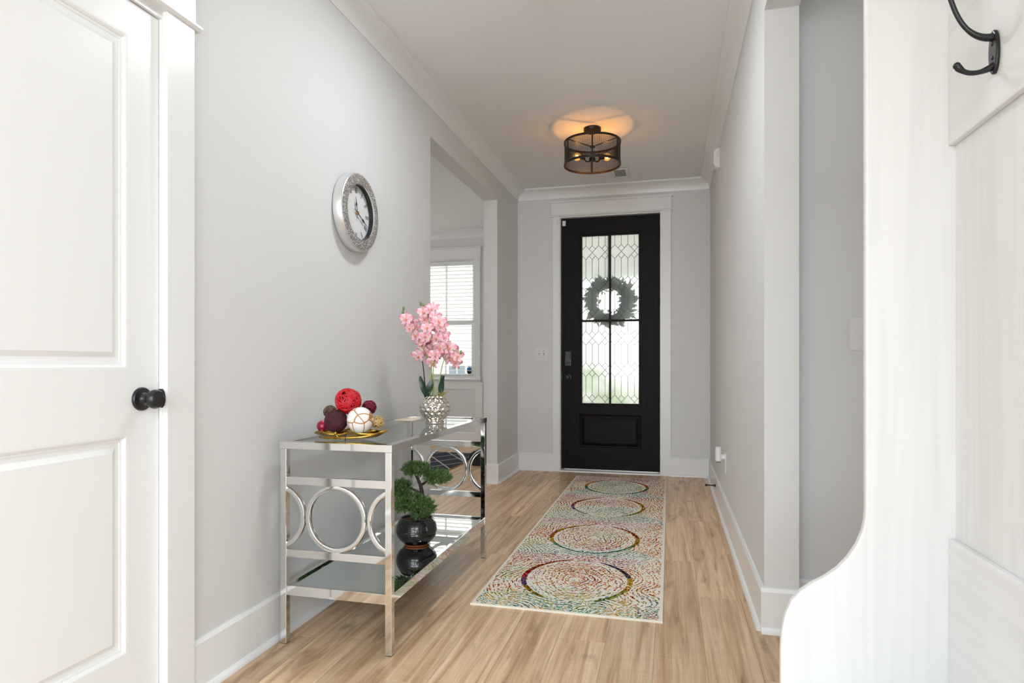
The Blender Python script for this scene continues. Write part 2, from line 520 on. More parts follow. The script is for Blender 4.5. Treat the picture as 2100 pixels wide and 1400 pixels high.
# dining room shell
WX0, WX1, WZ0, WZ1 = -3.19, -2.405, 0.850, 2.350
wd = MB().box((-5.4, YD, 0), (WX0, YD + 0.14, CEIL)).box((WX1, YD, 0), (XLB, YD + 0.14, CEIL))
wd.box((WX0, YD, 0), (WX1, YD + 0.14, WZ0)).box((WX0, YD, WZ1), (WX1, YD + 0.14, CEIL))
solid('wall_dining_front', wd, 'wall', (-3, YD, 0), 'greige dining room wall around the blind-covered window', 'wall', kind=S)
wd2 = MB().box((-5.4, 3.45, 0), (XLB, 3.55, CEIL))
solid('wall_dining_near', wd2, 'wall', (-3, 3.5, 0), 'near wall of the dining room', 'wall', kind=S)
wd3 = MB().box((-5.4, 3.55, 0), (-5.3, 4.1, CEIL)).box((-5.4, 7.1, 0), (-5.3, YD, CEIL)).box((-5.4, 4.1, 0), (-5.3, 7.1, 0.85)).box((-5.4, 4.1, 2.35), (-5.3, 7.1, CEIL))
solid('wall_dining_side', wd3, 'wall', (-5.3, 5.6, 0), 'far side wall of the dining room', 'wall', kind=S)
# great room behind the camera
gr = MB().box((-4.5, -8.6, 0), (-3.2, -8.5, CEIL)).box((3.2, -8.6, 0), (4.5, -8.5, CEIL)).box((-3.2, -8.6, 0), (3.2, -8.5, 0.35)).box((-3.2, -8.6, 2.55), (3.2, -8.5, CEIL))
solid('wall_great_room_back', gr, 'wall', (0, -8.5, 0), 'window wall of the great room behind the hallway', 'wall', kind=S)
gs = MB().box((-4.6, -8.6, 0), (-4.5, 0.3, CEIL))
gs.box((4.5, -8.6, 0), (4.6, 0.3, CEIL))
gs.box((-4.5, 0.2, 0), (XLB, 0.3, CEIL)).box((0.73, 0.2, 0), (4.5, 0.3, CEIL))
solid('wall_great_room_sides', gs, 'wall', (0, -3, 0), 'side walls of the great room behind the hallway', 'wall', kind=S)
gm = MB()
for x in (-3.2, -1.6, 0.0, 1.6, 3.2):
    gm.box((x - 0.05, -8.5, 0.35), (x + 0.05, -8.45, 2.55))
for z in (0.35, 1.45, 2.5):
    gm.box((-3.2, -8.495, z), (3.2, -8.455, z + 0.05))
solid('window_1', gm, 'trim', (0, -8.5, 0), 'white window frames of the great room behind the hallway', 'window', kind=S)

# ---------------------------------------------------------------- baseboards and shoe moulding
def base_run(name, p0, p1, nx, ny, label, h=BB, th=0.014):
    """board from p0 to p1 (2-D), facing (nx, ny); shoe moulding as its part."""
    mb, sh = MB(), MB()
    prof = [(0, 0), (th, 0), (th, h - 0.012), (th - 0.008, h), (0, h)]
    q = [(th, 0), (th + 0.016, 0), (th + 0.0155, 0.006), (th + 0.012, 0.013), (th + 0.006, 0.018), (th, 0.020)]
    def ext(b, pr):
        n = len(pr)
        vs = []
        for (px, py) in (p0, p1):
            for (d, z) in pr:
                vs.append((px + nx * d, py + ny * d, z))
        fs = [tuple(range(n)), tuple(range(2 * n - 1, n - 1, -1))]
        for i in range(n):
            j = (i + 1) % n
            fs.append((i, i + n, j + n, j))
        b.add(vs, fs)
    ext(mb, prof); ext(sh, q)
    o = solid(name, mb, 'trim', (p0[0], p0[1], 0), label, 'baseboard', kind=S)
    part('shoe_moulding', sh, 'trim', o, smooth=50)
    return o

base_run('baseboard_left', (XL, 1.648), (XL, O0), 1, 0, 'white baseboard below the clock wall, behind the console table')
base_run('baseboard_left_far', (XL, O1), (XL, YE), 1, 0, 'short white baseboard between the dining opening and entry wall')
base_run('baseboard_opening_far', (XLB - 0.014, O1), (XL + 0.014, O1), 0, -1, 'white baseboard wrapping the far end of the dining opening')
base_run('baseboard_opening_near', (XLB, O0), (XL, O0), 0, 1, 'white baseboard on the near end of the dining opening')
base_run('baseboard_front_left', (XL, YE), (-1.098, YE), 0, -1, 'white baseboard left of the front door casing')
base_run('baseboard_front_right', (0.008, YE), (XR, YE), 0, -1, 'white baseboard right of the front door casing')
base_run('baseboard_right', (XR, 2.60), (XR, YE), -1, 0, 'long white baseboard along the right hallway wall')
base_run('baseboard_column', (XR - 0.014, 2.60), (XRB + 0.014, 2.60), 0, -1, 'white baseboard block on the end of the right wall')
base_run('baseboard_column_back', (XRB, 2.60), (XRB, 2.75), 1, 0, 'white baseboard return behind the column')
base_run('baseboard_side_hall', (XRB, 2.75), (2.4, 2.75), 0, -1, 'white baseboard in the side passage behind the column')
base_run('baseboard_dining', (WX0 - 2.0, YD), (XLB, YD), 0, -1, 'white baseboard below the dining room window')

# ---------------------------------------------------------------- crown moulding
CR = [(0, 2.630), (0.007, 2.630), (0.009, 2.640)] + [(0.082 - 0.072 * math.cos(math.radians(a)), 2.640 + 0.066 * math.sin(math.radians(a))) for a in range(10, 90, 10)] + [(0.080, 2.710), (0.084, 2.714), (0.084, CEIL), (0, CEIL)]
def crown(name, p0, p1, nx, ny, label, miter0=0, miter1=0):
    mb = MB(); n = len(CR); vs = []
    tx, ty = (p1[0] - p0[0]), (p1[1] - p0[1]); ln = math.hypot(tx, ty); tx /= ln; ty /= ln
    for (px, py), mit in ((p0, miter0), (p1, miter1)):
        for (d, z) in CR:
            vs.append((px + nx * d + tx * d * mit, py + ny * d + ty * d * mit, z))
    fs = [tuple(range(n)), tuple(range(2 * n - 1, n - 1, -1))]
    for i in range(n):
        j = (i + 1) % n
        fs.append((i, i + n, j + n, j))
    mb.add(vs, fs)
    return solid(name, mb, 'trim', (p0[0], p0[1], 2.63), label, 'crown moulding', kind=S, smooth=35)
crown('trim_1', (XL, 0.2), (XL, 3.455), 1, 0, 'white cove crown moulding above the clock wall')
crown('trim_2', (XL, 3.4565), (XL, YE), 1, 0, 'white cove crown moulding above the dining opening', 0, -1)
crown('trim_3', (XL, YE), (XR, YE), 0, -1, 'white cove crown moulding above the front door', 1, -1)
crown('trim_4', (XR, 0.2), (XR, YE), -1, 0, 'white cove crown moulding along the right hallway wall', 0, -1)
crown('trim_5', (-5.3, YD), (XLB, YD), 0, -1, 'white crown moulding above the dining room window')

# ---------------------------------------------------------------- panel helper: nested loops on a vertical face
def panel_loops(mb, face, a0, a1, z0, z1, steps, axis, sign):
    """steps: list of (inset, depth into the door). axis 'X' means the face normal is X."""
    ls = []
    for ins, dep in steps:
        f = face - sign * dep
        q = [(a0 + ins, z0 + ins), (a1 - ins, z0 + ins), (a1 - ins, z1 - ins), (a0 + ins, z1 - ins)]
        ls.append([(f, a, z) if axis == 'X' else (a, f, z) for a, z in q])
    mb.loops(ls)

# ---------------------------------------------------------------- door 1: white two-panel closet door
DF = -1.460
d1 = thing('door_1', (DF, 0.775, 0.0), 'white two-panel interior door with black knob, nearest on the left', 'door', kind=S)
Y0, Y1, Z1 = 0.770, 1.535, 2.050
PA0, PA1 = Y0 + 0.107, 1.428
slab = MB()
for lo, hi in (((DF - 0.035, Y0, 0.012), (DF, PA0, Z1)), ((DF - 0.035, PA1, 0.012), (DF, Y1, Z1)),
               ((DF - 0.035, PA0, 0.012), (DF, PA1, 0.232)), ((DF - 0.035, PA0, 0.843), (DF, PA1, 1.024)), ((DF - 0.035, PA0, 1.953), (DF, PA1, Z1))):
    slab.box(lo, hi)
part('door_slab', slab, 'trim', d1)
ST = [(0, 0), (0.006, 0.0005), (0.012, 0.004), (0.013, 0.007), (0.020, 0.008), (0.021, 0.010), (0.033, 0.011), (0.047, 0.003), (0.049, 0.003)]
for z0, z1 in ((0.232, 0.843), (1.024, 1.953)):
    mb = MB(); panel_loops(mb, DF, PA0, PA1, z0, z1, ST, 'X', 1)
    part('door_panel', mb, 'trim', d1, recalc=False)
kn = MB().lathe([(0.0, 0.0), (0.0335, 0.0), (0.0335, 0.004), (0.031, 0.008), (0.020, 0.010), (0.015, 0.013), (0.0125, 0.018), (0.0115, 0.026), (0.013, 0.031),
                 (0.020, 0.034), (0.0255, 0.040), (0.0275, 0.047), (0.0265, 0.054), (0.0225, 0.060), (0.0205, 0.0605), (0.0185, 0.0615), (0.0, 0.062)], (DF, 1.474, 0.939), 'X', 36)
part('knob', kn, 'black', d1, smooth=40)
sp = MB().prism([(-1.4605, 0.910), (-1.447, 0.910), (-1.441, 0.917), (-1.4375, 0.930), (-1.4375, 0.945), (-1.441, 0.958), (-1.447, 0.965), (-1.4605, 0.965)], 'Y', 1.5365, 1.5385)
part('strike_plate', sp, 'black', d1)
# jamb and casing
t1 = thing('trim_6', (XL, 1.55, 0), 'white casing and head board around the closet door', 'door casing', kind=S)
part('jamb', MB().box((XLB, 1.538, 0), (XL, D1, DT)).box((XLB, D0, 0), (XL, 0.767, DT)).box((XLB, 0.767, 2.053), (XL, 1.538, DT)), 'trim', t1)
part('door_stop', MB().box((DF - 0.06, 1.525, 0), (DF - 0.037, 1.538, 2.053)), 'trim', t1)
part('casing_leg', MB().box((XL, 1.5385, 0), (XL + 0.018, 1.648, 2.075)), 'trim', t1, bevel=0.0012)
part('casing_leg', MB().box((XL, 0.658, 0), (XL + 0.018, 0.767, 2.075)), 'trim', t1, bevel=0.0012)
part('head_bead', MB().prism([(XL, 2.075), (XL + 0.024, 2.075), (XL + 0.032, 2.082), (XL + 0.032, 2.088), (XL + 0.026, 2.094), (XL, 2.094)], 'Y', 0.640, 1.666), 'trim', t1)
part('head_board', MB().box((XL, 0.655, 2.094), (XL + 0.020, 1.651, 2.235)), 'trim', t1, bevel=0.001)
part('head_cap', MB().box((XL, 0.635, 2.235), (XL + 0.040, 1.671, 2.258)), 'trim', t1, bevel=0.003)

# ---------------------------------------------------------------- door 2: dark front door with leaded glass
FF = 6.030
d2 = thing('door_2', (-0.557, FF, 0), 'dark espresso front door with leaded frosted glass and raised lower panel', 'door', kind=S)
A0, A1, T0, T1 = -1.021, -0.093, 0.022, 2.440
GX0, GX1, GZ0, GZ1 = -0.853, -0.261, 0.632, 2.292
RX0, RX1, RZ0, RZ1 = -0.858, -0.258, 0.226, 0.552
YB = FF + 0.044
part('stile', MB().box((A0, FF, T0), (GX0, YB, T1)), 'door_dark', d2, bevel=0.0008)
part('stile', MB().box((GX1, FF, T0), (A1, YB, T1)), 'door_dark', d2, bevel=0.0008)
part('rail', MB().box((GX0, FF, GZ1), (GX1, YB, T1)), 'door_dark_h', d2)
part('rail', MB().box((GX0, FF, RZ1), (GX1, YB, GZ0)), 'door_dark_h', d2)
part('rail', MB().box((GX0, FF, T0), (GX1, YB, RZ0)), 'door_dark_h', d2)
mb = MB(); panel_loops(mb, FF, RX0 + 0.005, RX1 - 0.003, RZ0, RZ1, [(0, 0), (0.008, 0.002), (0.012, 0.010), (0.020, 0.012), (0.024, 0.012), (0.052, 0.001), (0.056, 0.001)], 'Y', -1)
part('raised_panel', mb, 'door_dark_h', d2, recalc=False)
part('panel_backing', MB().box((GX0, FF + 0.03, RZ0), (GX1, YB, RZ1)), 'door_dark_h', d2)
# glazing frame (sticking) in steps
lf = MB()
for (x0, x1, z0, z1, xa, xb, za, zb, y) in ((GX0, GX1, GZ0, GZ1, GX0 + 0.014, GX1 - 0.012, GZ0 + 0.012, GZ1 - 0.014, FF - 0.005),
                                            (GX0 + 0.014, GX1 - 0.012, GZ0 + 0.012, GZ1 - 0.014, -0.823, -0.286, 0.657, 2.264, FF + 0.006)):
    lf.box((x0, y, z0), (xa, YB - 0.004, z1)).box((xb, y, z0), (x1, YB - 0.004, z1)).box((xa, y, z0), (xb, YB - 0.004, za)).box((xa, y, zb), (xb, YB - 0.004, z1))
part('glazing_frame', lf, 'door_dark', d2, bevel=0.0012)
part('muntin', MB().box((-0.5645, FF + 0.004, 0.657), (-0.5465, YB - 0.006, 2.264)), 'door_dark', d2, bevel=0.002)
part('muntin', MB().box((-0.823, FF + 0.005, 1.440), (-0.286, YB - 0.006, 1.459)), 'door_dark_h', d2, bevel=0.002)
def cames(x0, x1, z0, z1):
    mb = MB(); y = FF + 0.0185; w, h = 0.0040, 0.004
    sp = 0.0615; xs = [x0 + 0.035 + sp * k for k in range(4)]
    hh = 0.067
    bands = [z1 - 0.156 - 0.306 * k for k in range(5) if z1 - 0.156 - 0.306 * k > z0 - hh]
    def seg(a, b):
        (xa, za), (xb, zb) = a, b
        if xb < xa: (xa, za), (xb, zb) = (xb, zb), (xa, za)
        # clip to the pane
        def cut(xa, za, xb, zb):
            pts = [0.0, 1.0]
            lo, hi = 0.0, 1.0
            for p, q0, q1 in ((xb - xa, x0 - xa, x1 - xa), (zb - za, z0 - za, z1 - za)):
                if abs(p) < 1e-9:
                    if q0 > 0 or q1 < 0: return None
                    continue
                t0, t1 = q0 / p, q1 / p
                if t0 > t1: t0, t1 = t1, t0
                lo, hi = max(lo, t0), min(hi, t1)
            return (lo, hi) if hi - lo > 1e-3 else None
        c = cut(xa, za, xb, zb)
        if not c: return
        P = [(xa + (xb - xa) * t, y, za + (zb - za) * t) for t in c]
        mb.bar(P[0], P[1], w, h, (0, 1, 0))
    for k, x in enumerate(xs):
        top = z1
        for zc in bands:
            seg((x, zc + hh), (x, top)); top = zc - hh
        seg((x, top), (x, z0))
    for zc in bands:
        for k in range(-1, 5):
            x = x0 + 0.035 + sp * k
            if k % 2 == 0:      # large diamond
                for sx in (-1, 1):
                    seg((x, zc + hh), (x + sx * sp, zc)); seg((x, zc - hh), (x + sx * sp, zc))
            else:               # two small diamonds
                for sx in (-1, 1):
                    seg((x, zc + hh), (x + sx * sp / 2, zc + hh / 2)); seg((x, zc - hh), (x + sx * sp / 2, zc - hh / 2))
    return mb
for (x0, x1) in ((-0.823, -0.5645), (-0.5465, -0.286)):
    for (z0, z1) in ((0.657, 1.440), (1.459, 2.264)):
        pn = part('glass_pane', MB().box((x0, FF + 0.021, z0), (x1, FF + 0.025, z1)), 'frosted', d2, label='frosted leaded glass pane')
        part('lead_came', cames(x0, x1, z0, z1), 'came', pn)
# keypad deadbolt, knob, hinges, latch
kp = part('keypad_lock', MB().box((-0.990, FF - 0.024, 1.013), (-0.920, FF, 1.163)), 'black', d2, bevel=0.006, label='black keypad deadbolt')
part('keypad_cover', MB().box((-0.982, FF - 0.030, 1.086), (-0.930, FF - 0.0235, 1.158)), 'black', kp, bevel=0.004)
part('thumb_turn', MB().box((-0.975, FF - 0.036, 1.042), (-0.935, FF - 0.0235, 1.052)), 'black', kp, bevel=0.003)
kn2 = MB().lathe([(0.0, 0.0), (0.033, 0.0), (0.033, -0.005), (0.030, -0.009), (0.017, -0.011), (0.0125, -0.016), (0.012, -0.028), (0.020, -0.033), (0.026, -0.040), (0.028, -0.048), (0.026, -0.056), (0.020, -0.062), (0.0, -0.064)], (-0.958, FF, 0.908), 'Y', 32)
part('knob', kn2, 'black', d2, smooth=40)
part('latch_plate', MB().box((-1.0225, FF - 0.003, 0.880), (-1.016, FF + 0.020, 0.938)), 'black', d2)
for z in (2.27, 1.63, 0.96, 0.30):
    part('hinge', MB().box((-0.0965, FF - 0.006, z - 0.05), (-0.0855, FF + 0.004, z + 0.05)).tube([(-0.090, FF - 0.006, z - 0.052), (-0.090, FF - 0.006, z + 0.052)], 0.0065, 10), 'black', d2, smooth=40)
# jamb, threshold, casing
t2 = thing('trim_7', (-0.55, YE, 0), 'white casing, head board and threshold around the front door', 'door casing', kind=S)
part('jamb', MB().box((FX0, YE - 0.001, 0), (-1.025, YE + 0.14, FZ)), 'trim', t2)
part('jamb', MB().box((-0.0885, YE - 0.001, 0), (FX1, YE + 0.14, FZ)), 'trim', t2)
part('jamb', MB().box((-1.025, YE - 0.001, 2.4435), (-0.0885, YE + 0.14, FZ)), 'trim', t2)
part('weather_strip', MB().box((-1.0255, YB + 0.001, 0.02), (-1.006, YB + 0.022, 2.4435)).box((-0.108, YB + 0.001, 0.02), (-0.088, YB + 0.022, 2.4435)).box((-1.0255, YB + 0.001, 2.425), (-0.088, YB + 0.022, 2.4435)), 'trim', t2)
part('threshold', MB().prism([(YE - 0.02, 0.0), (YE - 0.015, 0.010), (YE + 0.14, 0.018), (YE + 0.14, 0.0)], 'X', -1.030, -0.084), 'trim', t2)
part('casing_leg', MB().box((-1.098, YE - 0.018, 0), (-1.033, YE, 2.452)), 'trim', t2, bevel=0.0012)
part('casing_leg', MB().box((-0.082, YE - 0.018, 0), (0.008, YE, 2.452)), 'trim', t2, bevel=0.0012)
part('head_bead', MB().prism([(YE, 2.452), (YE - 0.022, 2.452), (YE - 0.030, 2.458), (YE - 0.030, 2.464), (YE - 0.024, 2.470), (YE, 2.470)], 'X', -1.128, 0.026), 'trim', t2)
part('head_board', MB().box((-1.112, YE - 0.020, 2.470), (0.012, YE, 2.583)), 'trim', t2, bevel=0.001)
part('head_cap', MB().box((-1.126, YE - 0.036, 2.583), (0.026, YE, 2.600)), 'trim', t2, bevel=0.003)

# ---------------------------------------------------------------- dining window with blind
w2 = thing('window_2', (-2.80, YD, 0.85), 'double-hung dining room window seen past the pink orchid', 'window', kind=S)
YW = YD + 0.055
def rect_frame(x0, x1, z0, z1, w, y0, y1):
    return MB().box((x0, y0, z0), (x0 + w, y1, z1)).box((x1 - w, y0, z0), (x1, y1, z1)).box((x0 + w, y0, z0), (x1 - w, y1, z0 + w)).box((x0 + w, y0, z1 - w), (x1 - w, y1, z1))
part('upper_sash', rect_frame(WX0 + 0.005, WX1 - 0.005, 1.535, 2.345, 0.038, YW + 0.02, YW + 0.045), 'trim', w2, bevel=0.002)
part('lower_sash', rect_frame(WX0 + 0.005, WX1 - 0.005, 0.855, 1.590, 0.045, YW - 0.006, YW + 0.018), 'trim', w2, bevel=0.002)
part('muntin', MB().box((-2.815, YW + 0.028, 1.57), (-2.795, YW + 0.038, 2.31)), 'trim', w2)
part('muntin', MB().box((-2.815, YW + 0.001, 0.895), (-2.795, YW + 0.011, 1.55)), 'trim', w2)
part('pane', MB().box((WX0 + 0.04, YW + 0.031, 1.57), (WX1 - 0.04, YW + 0.034, 2.31)), 'pane', w2)
part('pane', MB().box((WX0 + 0.04, YW + 0.004, 0.895), (WX1 - 0.04, YW + 0.007, 1.55)), 'pane', w2)
part('jamb', MB().box((WX0, YD, WZ0), (WX0 + 0.005, YD + 0.14, WZ1)).box((WX1 - 0.005, YD, WZ0), (WX1, YD + 0.14, WZ1)).box((WX0, YD, WZ1 - 0.005), (WX1, YD + 0.14, WZ1)), 'trim', w2)
# shield-shaped sticker on the lower pane
sh_out = [(-0.031, 0.034), (-0.018, 0.036), (0.0, 0.047), (0.018, 0.036), (0.031, 0.034), (0.031, -0.028), (0.016, -0.040), (0.0, -0.048), (-0.016, -0.040), (-0.031, -0.028)]
sc0 = (-2.486, 0.950)
M['sticker_black'] = paint('sticker_black', (0.01, 0.012, 0.02), 0.4)
M['sticker_blue'] = paint('sticker_blue', rgb('#2f7fc4'), 0.4)
M['sticker_white'] = paint('sticker_white', (0.8, 0.8, 0.8), 0.4)
stk = part('security_sticker', MB().prism([(sc0[0] + a, sc0[1] + b) for a, b in sh_out], 'Y', YW - 0.0005, YW + 0.0035), 'sticker_black', w2, label='black and blue shield sticker')
part('sticker_band', MB().prism([(sc0[0] + a, sc0[1] + b) for a, b in [(-0.031, 0.018), (0.031, 0.018), (0.031, 0.034), (0.018, 0.036), (0.0, 0.047), (-0.018, 0.036), (-0.031, 0.034)]], 'Y', YW - 0.0012, YW), 'sticker_blue', stk)
lt = MB()
for k in range(5):
    lt.box((sc0[0] - 0.024 + k * 0.010, YW - 0.0012, sc0[1] - 0.008), (sc0[0] - 0.017 + k * 0.010, YW, sc0[1] + 0.003))
part('sticker_lettering', lt, 'sticker_white', stk)
# casing
t3 = thing('trim_8', (-2.8, YD, 0.8), 'casing, head board and sill around the dining room window', 'window casing', kind=S)
part('casing_leg', MB().box((WX1, YD - 0.018, 0.848), (WX1 + 0.085, YD, 2.36)), 'trim', t3, bevel=0.0012)
part('casing_leg', MB().box((WX0 - 0.085, YD - 0.018, 0.848), (WX0, YD, 2.36)), 'trim', t3, bevel=0.0012)
part('head_board', MB().box((WX0 - 0.09, YD - 0.020, 2.36), (WX1 + 0.090, YD, 2.50)), 'trim', t3, bevel=0.001)
part('head_cap', MB().box((WX0 - 0.10, YD - 0.036, 2.50), (WX1 + 0.100, YD, 2.518)), 'trim', t3, bevel=0.003)
part('sill', MB().box((WX0 - 0.10, YD - 0.05, 0.828), (WX1 + 0.10, YD + 0.05, 0.848)), 'trim', t3, bevel=0.004)
part('apron', MB().box((WX0 - 0.085, YD - 0.016, 0.800), (WX1 + 0.085, YD, 0.828)), 'trim', t3)
# wainscot under and beside the window, and on the dining face of the hall wall
ws = thing('trim_9', (-2.8, YD, 0), 'white wainscot panelling below the dining room window', 'wainscot', kind=S)
part('wainscot_board', MB().box((-4.4, YD - 0.006, 0.17), (WX0 - 0.10, YD, 1.28)).box((WX0 - 0.10, YD - 0.006, 0.17), (WX1 + 0.10, YD, 0.80)).box((WX1 + 0.10, YD - 0.006, 0.17), (XLB, YD, 1.28)), 'wall', ws)
part('batten', MB().box((-3.3, YD - 0.016, 0.715), (WX1 + 0.02, YD - 0.006, 0.800)), 'trim', ws, bevel=0.001)
part('batten', MB().box((WX1 + 0.02, YD - 0.016, 0.17), (WX1 + 0.115, YD - 0.006, 0.80)), 'trim', ws, bevel=0.001)
part('cap_rail', MB().box((WX1 + 0.10, YD - 0.035, 1.27), (XLB, YD, 1.29)), 'trim', ws, bevel=0.003)
wsd = thing('trim_10', (XLB, 6.4, 0), 'white wainscot with cap rail on the dining side of the hall wall', 'wainscot', kind=S)
part('wainscot_board', MB().box((XLB - 0.016, O1 + 0.10, 0.0), (XLB, YD, 1.27)), 'trim', wsd)
part('cap_rail', MB().box((XLB - 0.034, O1 + 0.09, 1.27), (XLB, YD, 1.288)), 'trim', wsd, bevel=0.003)
part('base', MB().box((XLB - 0.030, O1 + 0.09, 0.0), (XLB - 0.016, YD, BB)), 'trim', wsd)

# ================================================================== WINDOW BLIND (a thing of its own)
bl = thing('window_blind', (-2.80, YD + 0.02, 0.86), 'white horizontal slat blind lowered over the dining room window', 'blind')
part('headrail', MB().box((WX0 + 0.008, YD + 0.004, 2.292), (WX1 - 0.008, YD + 0.046, 2.343)), 'trim', bl, bevel=0.003)
part('bottom_rail', MB().box((WX0 + 0.010, YD + 0.002, 0.858), (WX1 - 0.010, YD + 0.046, 0.876)), 'trim', bl, bevel=0.003)
sl = MB().prism([(-0.023, -0.0012), (0, 0.0012), (0.023, -0.0012), (0.023, 0.0012), (0, 0.0036), (-0.023, 0.0012)], 'X', WX0 + 0.010, WX1 - 0.010)
slm = sl.mesh('slat', (0, 0, 0)); slm.materials.append(M['trim'])
for k in range(30):
    o = bpy.data.objects.new('slat', slm)
    o.parent = bl
    o.location = (2.80, 0.004, 0.905 - 0.86 + k * 0.0470)
    o.rotation_euler = (math.radians(-4), 0, 0)
    COL.objects.link(o)
for x in (-3.05, -2.52):
    part('lift_cord', MB().tube([(x, YD + 0.024, 0.87), (x, YD + 0.024, 2.30)], 0.0012, 6), 'trim', bl)

# ================================================================== OUTSIDE
M['grass'] = paint('lawn_grass', rgb('#9aa08c'), 0.9, var=0.15, scale=4)
M['concrete'] = paint('porch_concrete', (0.6, 0.6, 0.58), 0.8)
M['siding'] = paint('white_siding', (0.82, 0.83, 0.84), 0.6)
M['outglass'] = paint('dark_window_glass', (0.18, 0.23, 0.28), 0.1)
M['shrub'] = ramp_noise('shrub_green', [(0.3, rgb('#3c6a28')), (0.7, rgb('#7fb055'))], 12, 0.7)
solid('ground', MB().box((-30, 9.6, -0.4), (30, 45, -0.30)), 'grass', (0, 20, -0.3), 'pale driveway and lawn outside the house', 'ground', kind=S)
solid('porch_floor', MB().box((XLB, YE + 0.14, -0.2), (2.5, 9.6, -0.02)), 'concrete', (0, 7.5, -0.02), 'pale concrete porch floor outside the front door', 'porch', kind=S)
solid('porch_ceiling', MB().box((XLB - 0.2, YE + 0.14, 2.62), (2.6, 9.4, 2.72)).box((XLB - 0.2, 9.2, 2.30), (2.6, 9.4, 2.72)), 'siding', (0, 7.5, 2.6), 'white porch ceiling and beam outside the front door', 'porch', kind=S)
def shrub(name, c, r, label):
    mb = MB()
    rnd = random.Random(int(c[0] * 100) + 5000)
    for k in range(900):
        d = Vector((rnd.gauss(0, 1), rnd.gauss(0, 1), rnd.gauss(0, 1))).normalized()
        p = Vector(c) + Vector((0, 0, r * 0.85)) + Vector((d.x * r, d.y * r, d.z * r * 0.85)) * rnd.uniform(0.75, 1.02)
        s = 0.05
        e = Euler((rnd.random() * 6, rnd.random() * 6, rnd.random() * 6)).to_matrix()
        q = [p + e @ Vector(v) for v in ((-s * .5, 0, 0), (0, s, 0.01), (s * .5, 0, 0), (0, -s, 0.01))]
        mb.add(q, [(0, 1, 2, 3)])
    t = thing(name, c, label, 'shrub', 'shrubs beyond the porch')
    part('foliage', mb, 'shrub', t, recalc=False, kind='stuff')
    part('stem', MB().tube([c, (c[0], c[1], c[2] + r)], 0.03, 8), 'bark', t)
shrub('shrub', (-1.42, 10.3, -0.3), 0.78, 'rounded green shrub seen through the lower left door glass')
hs = thing('neighbour_house', (-5.5, 24, -0.3), 'white neighbouring house seen through the dining room blind', 'house')
part('wall', MB().box((-12, 24, -0.3), (-3.0, 30, 5.2)), 'siding', hs)
part('roof', MB().prism([(23.4, 5.2), (30.6, 5.2), (27, 7.6)], 'X', -12.4, -2.6), 'siding', hs)
for x in (-9.6, -8.2, -7.4):
    wq = part('window', MB().box((x - 0.5, 23.95, -0.25), (x + 0.25, 24.02, 1.0)), 'siding', hs)
    pb = MB()
    for i in range(2):
        for j in range(2):
            pb.box((x - 0.46 + 0.36 * i, 23.94, -0.19 + 0.60 * j), (x - 0.14 + 0.36 * i, 23.97, 0.35 + 0.60 * j))
    part('pane', pb, 'outglass', wq)

# ================================================================== CONSOLE TABLE
TX0, TX1, TY0, TY1, TZ = -1.405, -0.957, 2.050, 3.235, 0.750
ct = thing('console_table', ((TX0 + TX1) / 2, (TY0 + TY1) / 2, 0), 'chrome console table with glass top, mirrored shelf and ring end frames', 'table')
LW = 0.025
for x in (TX0, TX1 - LW):
    for y in (TY0, TY1 - LW):
        part('leg', MB().box((x, y, 0.002), (x + LW, y + LW, TZ - 0.0265)), 'chrome', ct, bevel=0.0012)
        part('foot_pad', MB().box((x + 0.001, y + 0.001, 0.0), (x + LW - 0.001, y + LW - 0.001, 0.003)), 'black_matte', ct)
FWD = 0.034
def mitred(z0, z1, w, x0, x1, y0, y1, name):
    o = [(x0, y0), (x1, y0), (x1, y1), (x0, y1)]
    i = [(x0 + w, y0 + w), (x1 - w, y0 + w), (x1 - w, y1 - w), (x0 + w, y1 - w)]
    for k in range(4):
        j = (k + 1) % 4
        part(name, MB().prism([o[k], o[j], i[j], i[k]], 'Z', z0, z1), 'chrome', ct, bevel=0.0008)
mitred(TZ - 0.026, TZ, FWD, TX0 - 0.002, TX1 + 0.002, TY0 - 0.002, TY1 + 0.002, 'top_frame')
part('glass_top', MB().box((TX0 + 0.030, TY0 + 0.030, TZ - 0.011), (TX1 - 0.030, TY1 - 0.030, TZ - 0.004)), 'glass', ct, label='clear glass top')
SZ0, SZ1 = 0.181, 0.217
sw = 0.018
part('shelf_rail', MB().box((TX0 + LW, TY0 + 0.003, SZ0), (TX1 - LW, TY0 + 0.003 + sw, SZ1)), 'chrome', ct, bevel=0.0008)
part('shelf_rail', MB().box((TX0 + LW, TY1 - 0.003 - sw, SZ0), (TX1 - LW, TY1 - 0.003, SZ1)), 'chrome', ct, bevel=0.0008)
part('shelf_rail', MB().box((TX0 + 0.003, TY0 + LW, SZ0), (TX0 + 0.003 + sw, TY1 - LW, SZ1)), 'chrome', ct, bevel=0.0008)
part('shelf_rail', MB().box((TX1 - 0.003 - sw, TY0 + LW, SZ0), (TX1 - 0.003, TY1 - LW, SZ1)), 'chrome', ct, bevel=0.0008)
part('mirror_shelf', MB().box((TX0 + 0.019, TY0 + 0.019, 0.203), (TX1 - 0.019, TY1 - 0.019, 0.209)), 'mirror', ct, label='mirrored lower shelf')
